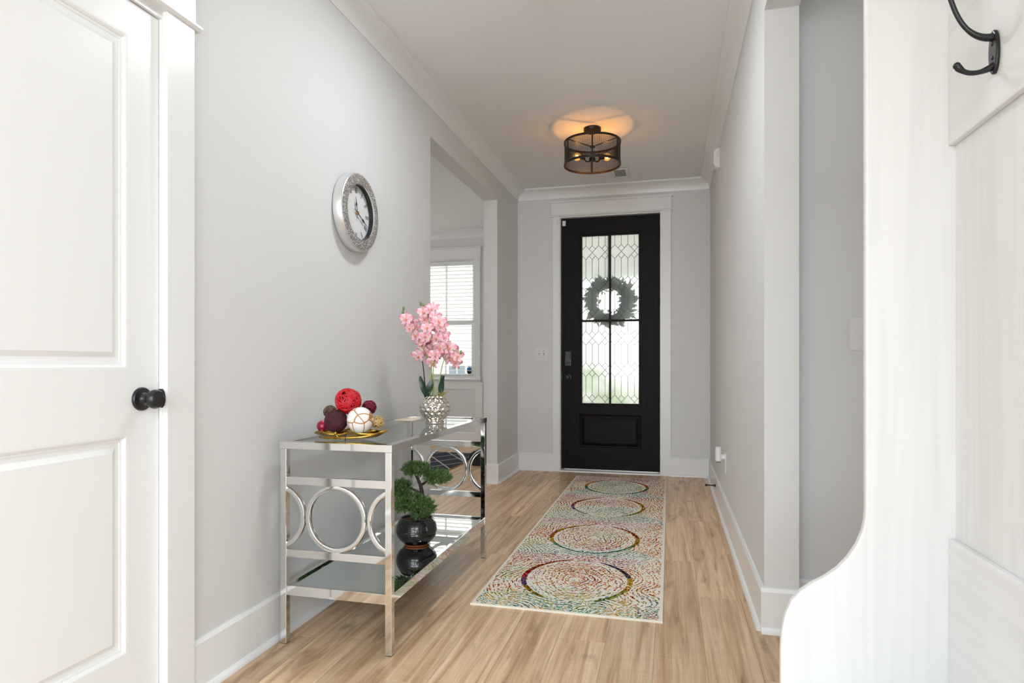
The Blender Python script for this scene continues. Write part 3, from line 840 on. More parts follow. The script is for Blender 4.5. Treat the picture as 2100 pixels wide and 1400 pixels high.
for (ya, yb) in ((TY0 + 0.004, TY0 + 0.021), (TY1 - 0.021, TY1 - 0.004)):
    part('end_rail', MB().box((TX0 + LW, ya, 0.592), (TX1 - LW, yb, 0.621)), 'chrome', ct, bevel=0.0008)
    part('end_rail', MB().box((TX0 + LW, ya, 0.323), (TX1 - LW, yb, 0.351)), 'chrome', ct, bevel=0.0008)
    cx, cz = (TX0 + TX1) / 2, 0.4715
    ro, ri = 0.1215, 0.1055
    def ring_section(c, a0, a1, n, closed):
        mb = MB(); vs, fs = [], []
        m = n if closed else n + 1
        for i in range(m):
            a = math.radians(a0 + (a1 - a0) * i / n)
            ca, sa = math.cos(a), math.sin(a)
            for r, y in ((ro, ya), (ro, yb), (ri, yb), (ri, ya)):
                vs.append((c + r * ca, y, cz + r * sa))
        for i in range(n):
            j = (i + 1) % m
            for k in range(4):
                k2 = (k + 1) % 4
                fs.append((i * 4 + k, i * 4 + k2, j * 4 + k2, j * 4 + k))
        if not closed:
            fs.append((0, 1, 2, 3)); fs.append(((m - 1) * 4 + 3, (m - 1) * 4 + 2, (m - 1) * 4 + 1, (m - 1) * 4))
        mb.add(vs, fs)
        return mb
    part('ring', ring_section(cx, 0, 360, 72, True), 'chrome', ct, smooth=40, bevel=0.001)
    off = 2 * ro + 0.004
    lim = math.degrees(math.acos((TX0 + LW - (cx - off)) / ro))
    part('half_ring', ring_section(cx - off, -lim, lim, 36, False), 'chrome', ct, smooth=40, bevel=0.001)
    part('half_ring', ring_section(cx + off, 180 - lim, 180 + lim, 36, False), 'chrome', ct, smooth=40, bevel=0.001)

# ================================================================== HAMMERED VASE WITH ORCHID
VX, VY, VZ = -1.122, 2.900, TZ - 0.0038
ov = thing('potted_orchid', (VX, VY, VZ), 'pink artificial orchid in a hammered silver vase on the console table', 'orchid')
prof = [(0.0, 0.0), (0.044, 0.0), (0.047, 0.003), (0.0455, 0.008), (0.047, 0.012)]
NV = 64
for i in range(NV + 1):
    t = i / NV
    z = 0.014 + t * 0.122
    a = (t * 1.0 - 0.50) * math.radians(128)
    prof.append((0.0775 * math.cos(a) ** 0.80 * (1.0) if math.cos(a) > 0 else 0.03, z))
zt = prof[-1][1]; rt = prof[-1][0]
prof += [(rt - 0.003, zt + 0.002), (rt - 0.006, zt), (rt - 0.005, zt - 0.02), (0.0, zt - 0.022)]
def dimples(a, h, i):
    if i < 6 or i > NV + 3: return 0
    rows = 7; rh = 0.122 / rows
    v = (h - 0.014) / rh
    best = 9
    for r in (math.floor(v) - 1, math.floor(v), math.floor(v) + 1):
        n = 16
        u = a / (2 * math.pi) * n + (0.5 if r % 2 else 0)
        du = (u - math.floor(u)) - 0.5
        dv = (v - (r + 0.5)) * 0.9
        best = min(best, math.hypot(du * 1.25, dv))
    q = max(0.0, 1 - (best / 0.52) ** 2)
    return -0.0062 * q
part('vase', MB().lathe(prof, (VX, VY, VZ), 'Z', 192, dimples), 'vase', ov, smooth=60, label='dimpled silver vase')
part('moss', MB().lathe([(0.0, 0.0), (0.03, 0.001), (0.042, -0.003)], (VX, VY, VZ + zt - 0.006), 'Z', 24), 'soil', ov)

def bez(p, n):
    P = [Vector(q) for q in p]; out = []
    for i in range(n + 1):
        t = i / n; Q = P[:]
        while len(Q) > 1: Q = [Q[k].lerp(Q[k + 1], t) for k in range(len(Q) - 1)]
        out.append(Q[0])
    return out
zr = VZ + zt - 0.01
stems = [
    [(-1.150, 2.90, zr), (-1.148, 2.905, 1.00), (-1.120, 2.91, 1.16), (-1.150, 2.92, 1.27), (-1.209, 2.93, 1.338)],
    [(-1.136, 2.91, zr), (-1.140, 2.915, 1.02), (-1.155, 2.925, 1.10), (-1.245, 2.92, 1.16), (-1.301, 2.92, 1.295)],
    [(-1.108, 2.90, zr), (-1.102, 2.905, 0.98), (-1.080, 2.92, 1.11), (-1.060, 2.93, 1.135), (-0.995, 2.91, 1.085)],
    [(-1.120, 2.89, zr), (-1.130, 2.895, 0.98), (-1.138, 2.90, 1.03), (-1.120, 2.90, 1.10), (-1.100, 2.90, 1.16)],
    [(-1.165, 2.90, zr), (-1.185, 2.905, 0.97), (-1.182, 2.91, 1.04), (-1.195, 2.91, 1.07), (-1.205, 2.91, 1.08)],
]
for k, s_ in enumerate(stems):
    pts = bez(s_, 22)
    part('stem', MB().tube(pts, [0.0036 - 0.0018 * i / 22 for i in range(23)], 8), 'stem' if k != 4 else 'bark', ov, smooth=60)
def strap_leaf(base, tip, width, bend, twist=0.0):
    mb = MB(); b, t = Vector(base), Vector(tip); n = 14; vs, fs = [], []
    d = (t - b); side = Vector((math.cos(twist), math.sin(twist), 0))
    nrm = d.normalized().cross(side).normalized()
    for i in range(n + 1):
        u = i / n
        p = b + d * u + nrm * (bend * math.sin(u * math.pi))
        w = width * (math.sin(math.pi * min(1, u * 0.86 + 0.10)) ** 0.7) * 0.5
        for q, lift in ((-1, 0.25), (0, 0), (1, 0.25)):
            vs.append(p + side * (w * q) + nrm * (w * lift * abs(q)))
        for q, lift in ((1, 0.25), (0, 0), (-1, 0.25)):
            vs.append(p + side * (w * q) + nrm * (w * lift * abs(q) - 0.0012))
    for i in range(n):
        for k in range(6):
            k2 = (k + 1) % 6
            fs.append((i * 6 + k, i * 6 + k2, (i + 1) * 6 + k2, (i + 1) * 6 + k))
    fs.append(tuple(range(6))); fs.append(tuple(n * 6 + 5 - k for k in range(6)))
    return mb.add(vs, fs)
for b, t, w, be, tw in [((-1.168, 2.895, 0.880), (-1.200, 2.90, 0.978), 0.030, 0.010, 0.5), ((-1.160, 2.875, 0.875), (-1.122, 2.86, 0.962), 0.036, -0.012, 0.3),
                        ((-1.098, 2.91, 0.875), (-1.105, 2.95, 0.982), 0.030, 0.006, 0.2), ((-1.090, 2.90, 0.878), (-1.078, 2.91, 0.980), 0.030, 0.010, 1.0)]:
    part('leaf', strap_leaf(b, t, w, be, tw), 'leaf', ov, smooth=60)
# little tuft of pale grass at the right lip
gt = MB()
rg = random.Random(4)
for k in range(26):
    a = rg.uniform(-0.9, 0.9); 
    p0 = Vector((-1.086, 2.885, 0.872)); p1 = p0 + Vector((0.034 * math.sin(a) + 0.012, rg.uniform(-0.02, 0.01), 0.045 * math.cos(a) * rg.uniform(0.6, 1.1)))
    gt.tube([p0, p0.lerp(p1, 0.6) + Vector((0, 0, 0.004)), p1], [0.0010, 0.0010, 0.0004], 4)
M['straw'] = paint('straw_grass', rgb('#a89a52'), 0.7)
part('grass_tuft', gt, 'straw', ov, kind='stuff')

# one orchid flower: petals are sub-parts of each flower, mesh data shared
def petal_mesh(name, L_, W_, cup, mat):
    mb = MB(); n, m = 6, 4; vs, fs = [], []
    for i in range(n + 1):
        u = i / n
        w = W_ * 0.5 * (math.sin(math.pi * (u * 0.88 + 0.08)) ** 0.75)
        for k in range(m + 1):
            q = (k / m) * 2 - 1
            vs.append((w * q, cup * (u ** 1.5) * L_ * 0.6 - 0.20 * w * (1 - q * q) + 0.0035 * math.sin(q * 6 + u * 5) * u, 0.003 + L_ * u))
    for i in range(n):
        for k in range(m):
            a = i * (m + 1) + k
            fs.append((a, a + 1, a + m + 2, a + m + 1))
    k0 = len(vs)
    me = mb.add(vs, fs).mesh(name, (0, 0, 0), 60, recalc=False)
    me.materials.append(M[mat])
    return me
pet_big = petal_mesh('petal', 0.033, 0.034, -0.35, 'pink')
pet_small = petal_mesh('petal_narrow', 0.031, 0.018, -0.30, 'pink')
lipmb = MB().sphere((0, -0.004, 0.0), 0.0055, 10, 6).sphere((0, -0.010, -0.006), 0.0048, 10, 6, 1.0, 1.3, 1.5)
lipmb.tube([(0, 0.0, 0), (0, 0.010, -0.004), (0, 0.018, -0.012)], 0.0012, 5)
lip = lipmb.mesh('flower', (0, 0, 0), 60); lip.materials.append(M['pink_lip'])
FL = [(-1.181,2.894,1.293),(-1.149,2.924,1.309),(-1.122,2.907,1.273),(-1.185,2.930,1.259),(-1.145,2.933,1.242),(-1.092,2.877,1.247),(-1.151,2.871,1.214),(-1.140,2.954,1.211),(-1.092,2.896,1.224),(-1.269,2.893,1.260),(-1.270,2.970,1.246),(-1.261,2.917,1.218),(-1.237,2.954,1.212),(-1.229,2.918,1.179),(-1.208,2.934,1.162),(-1.167,2.885,1.172),(-1.202,2.933,1.138),(-1.175,2.957,1.150),(-1.125,2.922,1.161),(-1.097,2.944,1.169),(-1.082,2.937,1.137),(-1.092,2.876,1.118),(-1.155,2.946,1.113),(-1.185,2.929,1.096),(-1.209,2.900,1.081),(-1.111,2.873,1.080),(-1.107,2.957,1.089),(-1.054,2.917,1.119),(-1.045,2.942,1.096),(-1.066,2.958,1.064),(-1.022,2.941,1.076),(-1.042,2.962,1.047),(-1.136,2.909,1.047)]
rf = random.Random(11)
FL += [(x + rf.uniform(-.022, .022), y + rf.uniform(.01, .05), z + rf.uniform(-.02, .02)) for (x, y, z) in FL[1:32:2]]
fc = Vector((-1.14, 2.96, 1.17))
for k, p in enumerate(FL):
    fo = bpy.data.objects.new('flower', lip)
    COL.objects.link(fo); fo.parent = ov
    fo.location = Vector(p) - ORG[ov.name]
    out = (Vector(p) - fc); out.z *= 0.5
    face = (out.normalized() * 0.7 + Vector((0.35, -0.9, 0.05)) + Vector((rf.uniform(-.45, .45), rf.uniform(-.3, .3), rf.uniform(-.4, .35)))).normalized()
    q = (-face).to_track_quat('Y', 'Z')
    fo.rotation_mode = 'QUATERNION'
    fo.rotation_quaternion = q
    fo.scale = (rf.uniform(0.9, 1.12),) * 3
    for a, me in ((0, pet_small), (72, pet_big), (144, pet_small), (216, pet_small), (288, pet_big)):
        po = bpy.data.objects.new('petal', me)
        COL.objects.link(po); po.parent = fo
        po.rotation_euler = (rf.uniform(-0.25, 0.25), math.radians(a + rf.uniform(-8, 8)), 0)
for p in [(-1.301, 2.92, 1.297), (-1.209, 2.93, 1.338), (-1.297, 2.92, 1.316), (-1.196, 2.93, 1.330), (-0.990, 2.91, 1.095)]:
    part('bud', MB().sphere(p, 0.0075, 12, 8, 0.85, 0.85, 1.4), 'bud', ov, smooth=60)

# ================================================================== BONSAI
BX, BY, BZ = -1.130, 2.690, 0.2092
bo = thing('potted_bonsai', (BX, BY, BZ), 'small artificial bonsai in a round black pot on the mirrored shelf', 'bonsai')
pp = [(0.0, 0.0), (0.052, 0.0), (0.056, 0.004), (0.058, 0.008), (0.062, 0.013), (0.078, 0.026), (0.0905, 0.045), (0.0945, 0.066), (0.0915, 0.088), (0.084, 0.107), (0.076, 0.120), (0.0715, 0.1245), (0.067, 0.124), (0.064, 0.118), (0.066, 0.108), (0.0, 0.107)]
part('pot', MB().lathe(pp[3:], (BX, BY, BZ), 'Z', 56), 'potblack', bo, smooth=50, label='glossy black round pot')
part('pot_foot', MB().lathe([(0.0, 0.0), (0.050, 0.0), (0.055, 0.003), (0.0575, 0.0085), (0.0, 0.009)], (BX, BY, BZ), 'Z', 48), 'terracotta', bo, smooth=50, label='bare clay foot ring')
pb = MB(); rp = random.Random(2)
for k in range(170):
    a, r = rp.uniform(0, 6.283), 0.062 * math.sqrt(rp.random())
    s = rp.uniform(0.004, 0.0075)
    pb.sphere((BX + r * math.cos(a), BY + r * math.sin(a), BZ + 0.109 + rp.uniform(0, 0.004)), s, 6, 4, 1.2, 1, 0.8)
part('pebbles', pb, 'soil', bo, kind='stuff')
tr = bez([(BX - 0.005, BY, BZ + 0.105), (BX - 0.030, BY, BZ + 0.15), (BX + 0.065, BY + 0.01, BZ + 0.20), (BX + 0.020, BY, BZ + 0.27), (BX - 0.002, BY, BZ + 0.315)], 18)
part('trunk', MB().tube(tr, [0.017 - 0.011 * i / 18 for i in range(19)], 10), 'bark', bo, smooth=60)
def at_t(u): return tr[int(u * 18)]
for u, e in ((0.62, (BX - 0.075, BY - 0.005, BZ + 0.262)), (0.80, (BX + 0.085, BY + 0.01, BZ + 0.300)), (0.35, (BX - 0.035, BY - 0.045, BZ + 0.19)), (0.40, (BX + 0.045, BY - 0.03, BZ + 0.19))):
    s0 = at_t(u); e = Vector(e)
    part('branch', MB().tube([s0, s0.lerp(e, 0.5) + Vector((0, 0, 0.008)), e], [0.007, 0.005, 0.003], 8), 'bark', bo, smooth=60)
def pad(c, rx, ry, rz, n, seed):
    mb = MB(); R = random.Random(seed); c = Vector(c)
    for k in range(n):
        d = Vector((R.gauss(0, 1), R.gauss(0, 1), R.gauss(0, 1))).normalized()
        rr = R.uniform(0.45, 0.95)
        p = c + Vector((d.x * rx, d.y * ry, d.z * rz)) * rr
        o = Vector((d.x, d.y, d.z * 0.8 + 0.35)).normalized()
        sprig = R.uniform(0.016, 0.026)
        sd = o.orthogonal().normalized(); sd.rotate(Matrix.Rotation(R.uniform(0, 6.28), 3, o)); up = o.cross(sd)
        for j in range(13):
            f = j / 12
            base = p + o * (sprig * f * 0.75)
            a = R.uniform(0, 6.28)
            tip = base + (o * 0.75 + (sd * math.cos(a) + up * math.sin(a)) * 0.65).normalized() * R.uniform(0.009, 0.015)
            w = (tip - base).cross(Vector((R.random(), R.random(), R.random()))).normalized() * 0.0016
            mb.add([base - w, base + w, tip], [(0, 1, 2)])
    return mb
for c, rx, ry, rz, n, sd in [((BX + 0.000, BY, BZ + 0.345), 0.066, 0.050, 0.026, 230, 1), ((BX + 0.098, BY + 0.01, BZ + 0.312), 0.060, 0.048, 0.026, 210, 2),
                             ((BX - 0.076, BY - 0.005, BZ + 0.255), 0.042, 0.042, 0.036, 190, 3), ((BX - 0.010, BY - 0.030, BZ + 0.200), 0.082, 0.055, 0.032, 330, 4),
                             ((BX + 0.030, BY - 0.045, BZ + 0.165), 0.036, 0.03, 0.026, 110, 5), ((BX - 0.062, BY - 0.02, BZ + 0.176), 0.034, 0.034, 0.022, 90, 6), ((BX + 0.055, BY, BZ + 0.170), 0.030, 0.034, 0.030, 100, 7)]:
    part('foliage_pad', pad(c, rx, ry, rz, int(n * 1.7), sd), 'needle', bo, recalc=False, kind='stuff')

# ================================================================== GOLD LEAF DISH
TRX, TRY, TRZ = -1.205, 2.205, TZ - 0.0038
gd = thing('gold_leaf_dish', (TRX, TRY, TRZ), 'shallow gold leaf-shaped dish under the decorative balls', 'dish')
def leaf_bowl(cx, cy, L_, W_, h, ang, seed):
    mb = MB(); R = random.Random(seed); nr, na = 7, 40
    rings = []
    ca, sa = math.cos(ang), math.sin(ang)
    for lay in (0, 1):
        for i in range(1, nr + 1):
            u = i / nr
            row = []
            for k in range(na):
                a = 2 * math.pi * k / na
                point = 1 + 0.16 * (abs(math.cos(a)) ** 6)
                x, y = L_ * u * math.cos(a) * point, W_ * u * math.sin(a)
                z = 0.004 + h * u ** 2.2 * (1 + 0.18 * math.cos(3 * a)) + 0.0012 * math.sin(9 * a) * u
                if lay: z += 0.003
                row.append((cx + ca * x - sa * y, cy + sa * x + ca * y, TRZ + z))
            rings.append(row)
    vs = [p for r in rings for p in r]; fs = []
    for lay in (0, 1):
        b = lay * nr
        for i in range(nr - 1):
            for k in range(na):
                k2 = (k + 1) % na
                f = ((b + i) * na + k, (b + i) * na + k2, (b + i + 1) * na + k2, (b + i + 1) * na + k)
                fs.append(f if lay else tuple(reversed(f)))
    fs.append(tuple(reversed(range(na)))); fs[-1] = tuple(range(na))
    fs.append(tuple(reversed([nr * na + k for k in range(na)])))
    for k in range(na):
        k2 = (k + 1) % na
        fs.append(((nr - 1) * na + k, (nr - 1) * na + k2, (2 * nr - 1) * na + k2, (2 * nr - 1) * na + k))
    mb.add(vs, fs)
    rim = rings[nr - 1 + nr]
    return mb, rim
for nm, args in (('dish_leaf', (TRX - 0.060, TRY - 0.006, 0.068, 0.056, 0.020, 0.05, 1)), ('dish_leaf', (TRX + 0.062, TRY + 0.004, 0.076, 0.060, 0.024, 0.15, 2)), ('dish_leaf', (TRX + 0.0, TRY + 0.055, 0.075, 0.045, 0.020, 0.0, 3))):
    mb, rim = leaf_bowl(*args)
    lf_ = part(nm, mb, 'gold', gd, smooth=60)
    part('rim', MB().tube(rim, 0.0042, 8, True), 'gold', lf_, smooth=60)
part('vein_stem', MB().tube(bez([(TRX - 0.095, TRY - 0.058, TRZ + 0.012), (TRX - 0.04, TRY - 0.078, TRZ + 0.006), (TRX + 0.02, TRY - 0.066, TRZ + 0.02), (TRX + 0.08, TRY - 0.07, TRZ + 0.008), (TRX + 0.125, TRY - 0.03, TRZ + 0.028)], 20), [0.003 + 0.002 * math.sin(math.pi * i / 20) for i in range(21)], 8), 'gold', gd, smooth=60)
part('finial', MB().sphere((TRX - 0.022, TRY - 0.068, TRZ + 0.030), 0.0065, 14, 10).tube([(TRX - 0.022, TRY - 0.068, TRZ + 0.026), (TRX - 0.014, TRY - 0.064, TRZ + 0.016), (TRX - 0.002, TRY - 0.062, TRZ + 0.008)], [0.004, 0.0035, 0.005], 8), 'gold', gd, smooth=60)
part('twist_tie', MB().tube(bez([(TRX + 0.026, TRY - 0.064, TRZ + 0.030), (TRX + 0.018, TRY - 0.075, TRZ + 0.02), (TRX + 0.022, TRY - 0.074, TRZ + 0.008), (TRX + 0.020, TRY - 0.070, TRZ + 0.001)], 8), 0.0011, 6), 'black_matte', gd)

# ================================================================== DECORATIVE BALLS
M['red'] = paint('red_rattan', rgb('#c3141f'), 0.4)
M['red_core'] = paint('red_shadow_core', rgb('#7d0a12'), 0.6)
M['plum'] = paint('plum_twine', rgb('#4a1a24'), 0.8, var=0.3, scale=60)
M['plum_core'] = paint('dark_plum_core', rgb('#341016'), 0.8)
M['maroon'] = paint('maroon_glitter', rgb('#7a1530'), 0.3, metal=0.4)
M['tan'] = paint('natural_rattan', rgb('#c7a568'), 0.6, var=0.2, scale=40)
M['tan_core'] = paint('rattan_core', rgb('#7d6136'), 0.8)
M['brown'] = paint('brown_vine', rgb('#6b5443'), 0.6, var=0.3, scale=40)
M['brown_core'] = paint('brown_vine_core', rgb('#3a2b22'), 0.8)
M['cracked'] = ramp_noise('white_shell_gold_seams', [(0.0, rgb('#a9692b')), (0.035, rgb('#b9803f')), (0.05, rgb('#efe9e2')), (1.0, rgb('#f4f1ee'))], 24, 0.35, 0.0, 'edge', bump=0.0)
M['magenta'] = ramp_noise('magenta_foil', [(0.15, rgb('#e9b070')), (0.3, rgb('#b62349')), (0.7, rgb('#8f1838'))], 55, 0.35, 0.2, 'f1', bump=0.3)
def wrapped(name, c, r, mat, core_mat, bands, tr_, seed, label, flat=1.0, core=0.86, wob=0.05):
    R = random.Random(seed)
    t = thing(name, (c[0], c[1], c[2] - r), label, 'ball', 'decorative balls in the gold dish')
    part('core', MB().sphere(c, r * core, 24, 16), core_mat, t, smooth=60)
    mb = MB()
    for k in range(bands):
        ax = Vector((R.gauss(0, 1), R.gauss(0, 1), R.gauss(0, 1))).normalized()
        u = ax.orthogonal().normalized(); v = ax.cross(u)
        offk = R.uniform(-0.45, 0.45) * r
        ph = R.uniform(0, 6.28); n = 40
        rr = math.sqrt(max(r * r - offk * offk, 1e-9)) - tr_ * 0.9
        pts = []
        for i in range(n):
            a = 2 * math.pi * i / n
            q = rr * (1 - wob * 0.5 + wob * 0.5 * math.sin(2 * a + ph))
            pts.append(Vector(c) + u * (q * math.cos(a)) + v * (q * math.sin(a)) + ax * (offk * (1 - wob) + wob * r * math.sin(3 * a + ph)))
        mb.tube(pts, tr_ * R.uniform(0.7, 1.15), 6, True, flat)
    part('strands', mb, mat, t, smooth=60, kind='stuff')
    return t
wrapped('decorative_ball', (-1.220, 2.220, 0.893), 0.0515, 'red', 'red_core', 46, 0.0026, 5, 'large bright red rattan ball on top of the pile', core=0.80)
wrapped('decorative_ball', (-1.248, 2.178, 0.818), 0.0440, 'plum', 'plum_core', 90, 0.0019, 6, 'dark plum twine-wrapped ball at the front left', core=0.93)
wrapped('decorative_ball', (-1.161, 2.280, 0.865), 0.0295, 'maroon', 'plum_core', 34, 0.0015, 7, 'small maroon wire ball behind the white one', core=0.80, wob=0.1)
wrapped('decorative_ball', (-1.330, 2.275, 0.845), 0.0270, 'brown', 'brown_core', 30, 0.0013, 8, 'small brown vine ball at the back left', core=0.80, wob=0.1)
wrapped('decorative_ball', (-1.085, 2.200, 0.816), 0.0250, 'tan', 'tan_core', 30, 0.0015, 9, 'small natural tan rattan ball at the right end', core=0.78, wob=0.08)
bw = thing('decorative_ball', (-1.136, 2.160, 0.776), 'large white ball with gold cracked seams at the front right', 'ball', 'decorative balls in the gold dish')
part('shell', MB().sphere((-1.136, 2.160, 0.8255), 0.0498, 48, 32), 'cracked', bw, smooth=60)
bm_ = thing('decorative_ball', (-1.318, 2.200, 0.772), 'small mottled magenta foil ball at the left end', 'ball', 'decorative balls in the gold dish')
part('foil_shell', MB().sphere((-1.318, 2.200, 0.795), 0.0232, 32, 22), 'magenta', bm_, smooth=60)

# ================================================================== WALL CLOCK
CY, CZ, CRO = 2.672, 1.745, 0.180
ck = thing('wall_clock', (XL, CY, CZ), 'round wall clock with silver glitter rim and roman numerals', 'clock')
M['glitter'] = ramp_noise('silver_glitter_flakes', [(0.0, (0.95, 0.95, 0.94, 1)), (0.30, (0.90, 0.89, 0.88, 1)), (0.38, rgb('#8b8580')), (1.0, rgb('#7f7973'))], 190, 0.4, 0.2, 'f1', bump=0.4)
M['dial'] = paint('clock_dial_white', (0.78, 0.78, 0.77), 0.45)
FXC = XL + 0.050
part('case_rim', MB().lathe([(CRO - 0.004, 0.002), (CRO, 0.004), (CRO, 0.044), (CRO - 0.003, 0.048), (CRO - 0.006, 0.049), (CRO - 0.008, 0.046), (CRO - 0.02, 0.01)], (XL, CY, CZ), 'X', 96, None, False), 'silver', ck, smooth=40, label='brushed silver outer case')
part('glitter_bezel', MB().lathe([(CRO - 0.005, 0.046), (CRO - 0.006, 0.0495), (CRO - 0.018, 0.0525), (CRO - 0.040, 0.0525), (CRO - 0.048, 0.050), (CRO - 0.0495, 0.046)], (XL, CY, CZ), 'X', 96, None, False), 'glitter', ck, smooth=40, label='silver glitter mosaic bezel')
part('inner_rim', MB().lathe([(CRO - 0.048, 0.050), (CRO - 0.051, 0.049), (CRO - 0.052, 0.024), (CRO - 0.048, 0.022)], (XL, CY, CZ), 'X', 96, None, False), 'black', ck, smooth=40)
part('inner_lip', MB().lathe([(CRO - 0.0465, 0.0505), (CRO - 0.049, 0.0515), (CRO - 0.0515, 0.0500), (CRO - 0.0515, 0.046)], (XL, CY, CZ), 'X', 96, None, False), 'chrome', ck, smooth=40)
part('dial', MB().lathe([(0.0, 0.022), (CRO - 0.047, 0.022), (CRO - 0.047, 0.020), (0.0, 0.020)], (XL, CY, CZ), 'X', 96), 'dial', ck)
def clock_pt(ang, r, dx=0.0, side=0.0):
    a = math.radians(ang)   # clockwise from 12; +Y is to the right as seen from the hall
    return Vector((XL + 0.0225 + dx, CY + r * math.sin(a) + side * math.cos(a), CZ + r * math.cos(a) - side * math.sin(a)))
ROM = ['XII', 'I', 'II', 'III', 'IIII', 'V', 'VI', 'VII', 'VIII', 'IX', 'X', 'XI']
R0, R1 = 0.094, 0.120
for k, word in enumerate(ROM):
    mb = MB(); ang = k * 30
    adv = {'I': 0.0058, 'V': 0.0115, 'X': 0.0115}
    tot = sum(adv[c] for c in word); x = -tot / 2
    for ch in word:
        w = adv[ch]; xc = x + w / 2
        strokes = {'I': [((0, 0), (0, 1), 0.0022)], 'V': [((-.4, 1), (0, 0), 0.0022), ((.4, 1), (0, 0), 0.0012)], 'X': [((-.4, 1), (.4, 0), 0.0022), ((.4, 1), (-.4, 0), 0.0012)]}[ch]
        for (a0, b0), (a1, b1), th in strokes:
            p = clock_pt(ang, R0 + (R1 - R0) * b0, 0, xc + a0 * w); q = clock_pt(ang, R0 + (R1 - R0) * b1, 0, xc + a1 * w)
            mb.bar(p, q, th, 0.0006, (1, 0, 0))
        x += w
    for rr in (R0, R1):
        mb.bar(clock_pt(ang, rr, 0, -tot / 2 - 0.001), clock_pt(ang, rr, 0, tot / 2 + 0.001), 0.0009, 0.0006, (1, 0, 0))
    part('numeral', mb, 'black_matte', ck)
dm = MB()
for k in range(60):
    p = clock_pt(k * 6, 0.127); s = 0.0016 if k % 5 == 0 else 0.0005
    dm.bar(p - Vector((0, s, 0)), p + Vector((0, s, 0)), 2 * s, 0.0006, (1, 0, 0))
part('minute_dots', dm, 'black_matte', ck)
def hand(ang, ln, tail, w, dx):
    mb = MB()
    out = [(-tail, 0.0045), (-tail * 0.78, 0.0012), (0, w * 0.35), (ln * 0.40, w * 0.30), (ln * 0.55, w), (ln * 0.66, w * 0.32), (ln, 0.0005)]
    poly = [(r, s) for r, s in out] + [(r, -s) for r, s in reversed(out)]
    vs = [clock_pt(ang, r, dx, s) for r, s in poly] + [clock_pt(ang, r, dx + 0.001, s) for r, s in poly]
    n = len(poly)
    mb.add(vs, [tuple(range(n)), tuple(range(2 * n - 1, n - 1, -1))] + [(i, i + n, (i + 1) % n + n, (i + 1) % n) for i in range(n)])
    return mb
part('hour_hand', hand(339 + 9, 0.074, 0.026, 0.0075, 0.006), 'black_matte', ck)
part('minute_hand', hand(116, 0.112, 0.030, 0.0075, 0.008), 'black_matte', ck)
part('hand_cap', MB().lathe([(0, 0.011), (0.007, 0.011), (0.007, 0.004), (0, 0.004)], (XL + 0.0225, CY, CZ), 'X', 20), 'gold', ck, smooth=40)

# ================================================================== CEILING LIGHT
LX, LY = -0.540, 4.500
cl = thing('ceiling_light', (LX, LY, CEIL), 'dark bronze mesh drum ceiling light with amber bulbs', 'ceiling light')
part('canopy', MB().lathe([(0.0, CEIL), (0.062, CEIL), (0.062, CEIL - 0.018), (0.058, CEIL - 0.024), (0.0, CEIL - 0.026)], (LX, LY, 0), 'Z', 40), 'iron', cl, smooth=40)
part('stem', MB().tube([(LX, LY, CEIL - 0.02), (LX, LY, 2.490)], 0.0055, 12).lathe([(0.0, 2.600), (0.018, 2.598), (0.018, 2.586), (0.0, 2.584)], (LX, LY, 0), 'Z', 20), 'iron', cl, smooth=40)
RD, ZT, ZB = 0.203, 2.628, 2.456
def band(r, z0, z1, th=0.004):
    return MB().lathe([(r, z0), (r, z1), (r - th, z1), (r - th, z0), (r, z0)], (LX, LY, 0), 'Z', 80)
part('top_ring', band(RD, ZT - 0.016, ZT), 'iron', cl, smooth=40)
part('bottom_ring', band(RD, ZB, ZB + 0.016), 'iron', cl, smooth=40)
for k in range(3):
    a = math.radians(98 + 120 * k)
    r0_ = RD - 0.0025
    part('strap', MB().bar((LX + r0_ * math.cos(a), LY + r0_ * math.sin(a), ZB), (LX + r0_ * math.cos(a), LY + r0_ * math.sin(a), ZT), 0.016, 0.004, (math.cos(a), math.sin(a), 0)), 'iron', cl)
    part('spider_arm', MB().bar((LX, LY, 2.592), (LX + (RD - 0.004) * math.cos(a), LY + (RD - 0.004) * math.sin(a), 2.618), 0.010, 0.004), 'iron', cl)
ms = MB()
nv, nh = 170, 24
rm = RD - 0.0045
for k in range(nv):
    a = 2 * math.pi * k / nv
    x, y = LX + rm * math.cos(a), LY + rm * math.sin(a)
    ms.bar((x, y, ZB + 0.012), (x, y, ZT - 0.012), 0.0019, 0.0012, (math.cos(a), math.sin(a), 0))
for j in range(nh):
    z = ZB + 0.014 + (ZT - ZB - 0.028) * j / (nh - 1)
    ms.lathe([(rm + 0.0006, z - 0.0009), (rm + 0.0006, z + 0.0009), (rm - 0.0006, z + 0.0009), (rm - 0.0006, z - 0.0009), (rm + 0.0006, z - 0.0009)], (LX, LY, 0), 'Z', 64)
part('mesh_screen', ms, 'iron', cl, kind='stuff', label='woven dark wire mesh screen')
M['bulb'] = None
m_, N_, L_, b_ = new_mat('amber_bulb_glass')
N_.remove(b_)
o_ = [n for n in N_ if n.type == 'OUTPUT_MATERIAL'][0]
tr_ = N_.new('ShaderNodeBsdfTransparent'); tr_.inputs[0].default_value = (1.0, 0.72, 0.36, 1)
em_ = N_.new('ShaderNodeEmission'); em_.inputs[0].default_value = (1.0, 0.48, 0.12, 1); em_.inputs[1].default_value = 1.3
ad_ = N_.new('ShaderNodeMixShader'); ad_.inputs[0].default_value = 0.45
L_.new(tr_.outputs[0], ad_.inputs[1]); L_.new(em_.outputs[0], ad_.inputs[2]); L_.new(ad_.outputs[0], o_.inputs['Surface'])
M['bulb'] = m_
M['filament'] = emit('glowing_filament', (1.0, 0.66, 0.28), 30)
hubz = 2.505
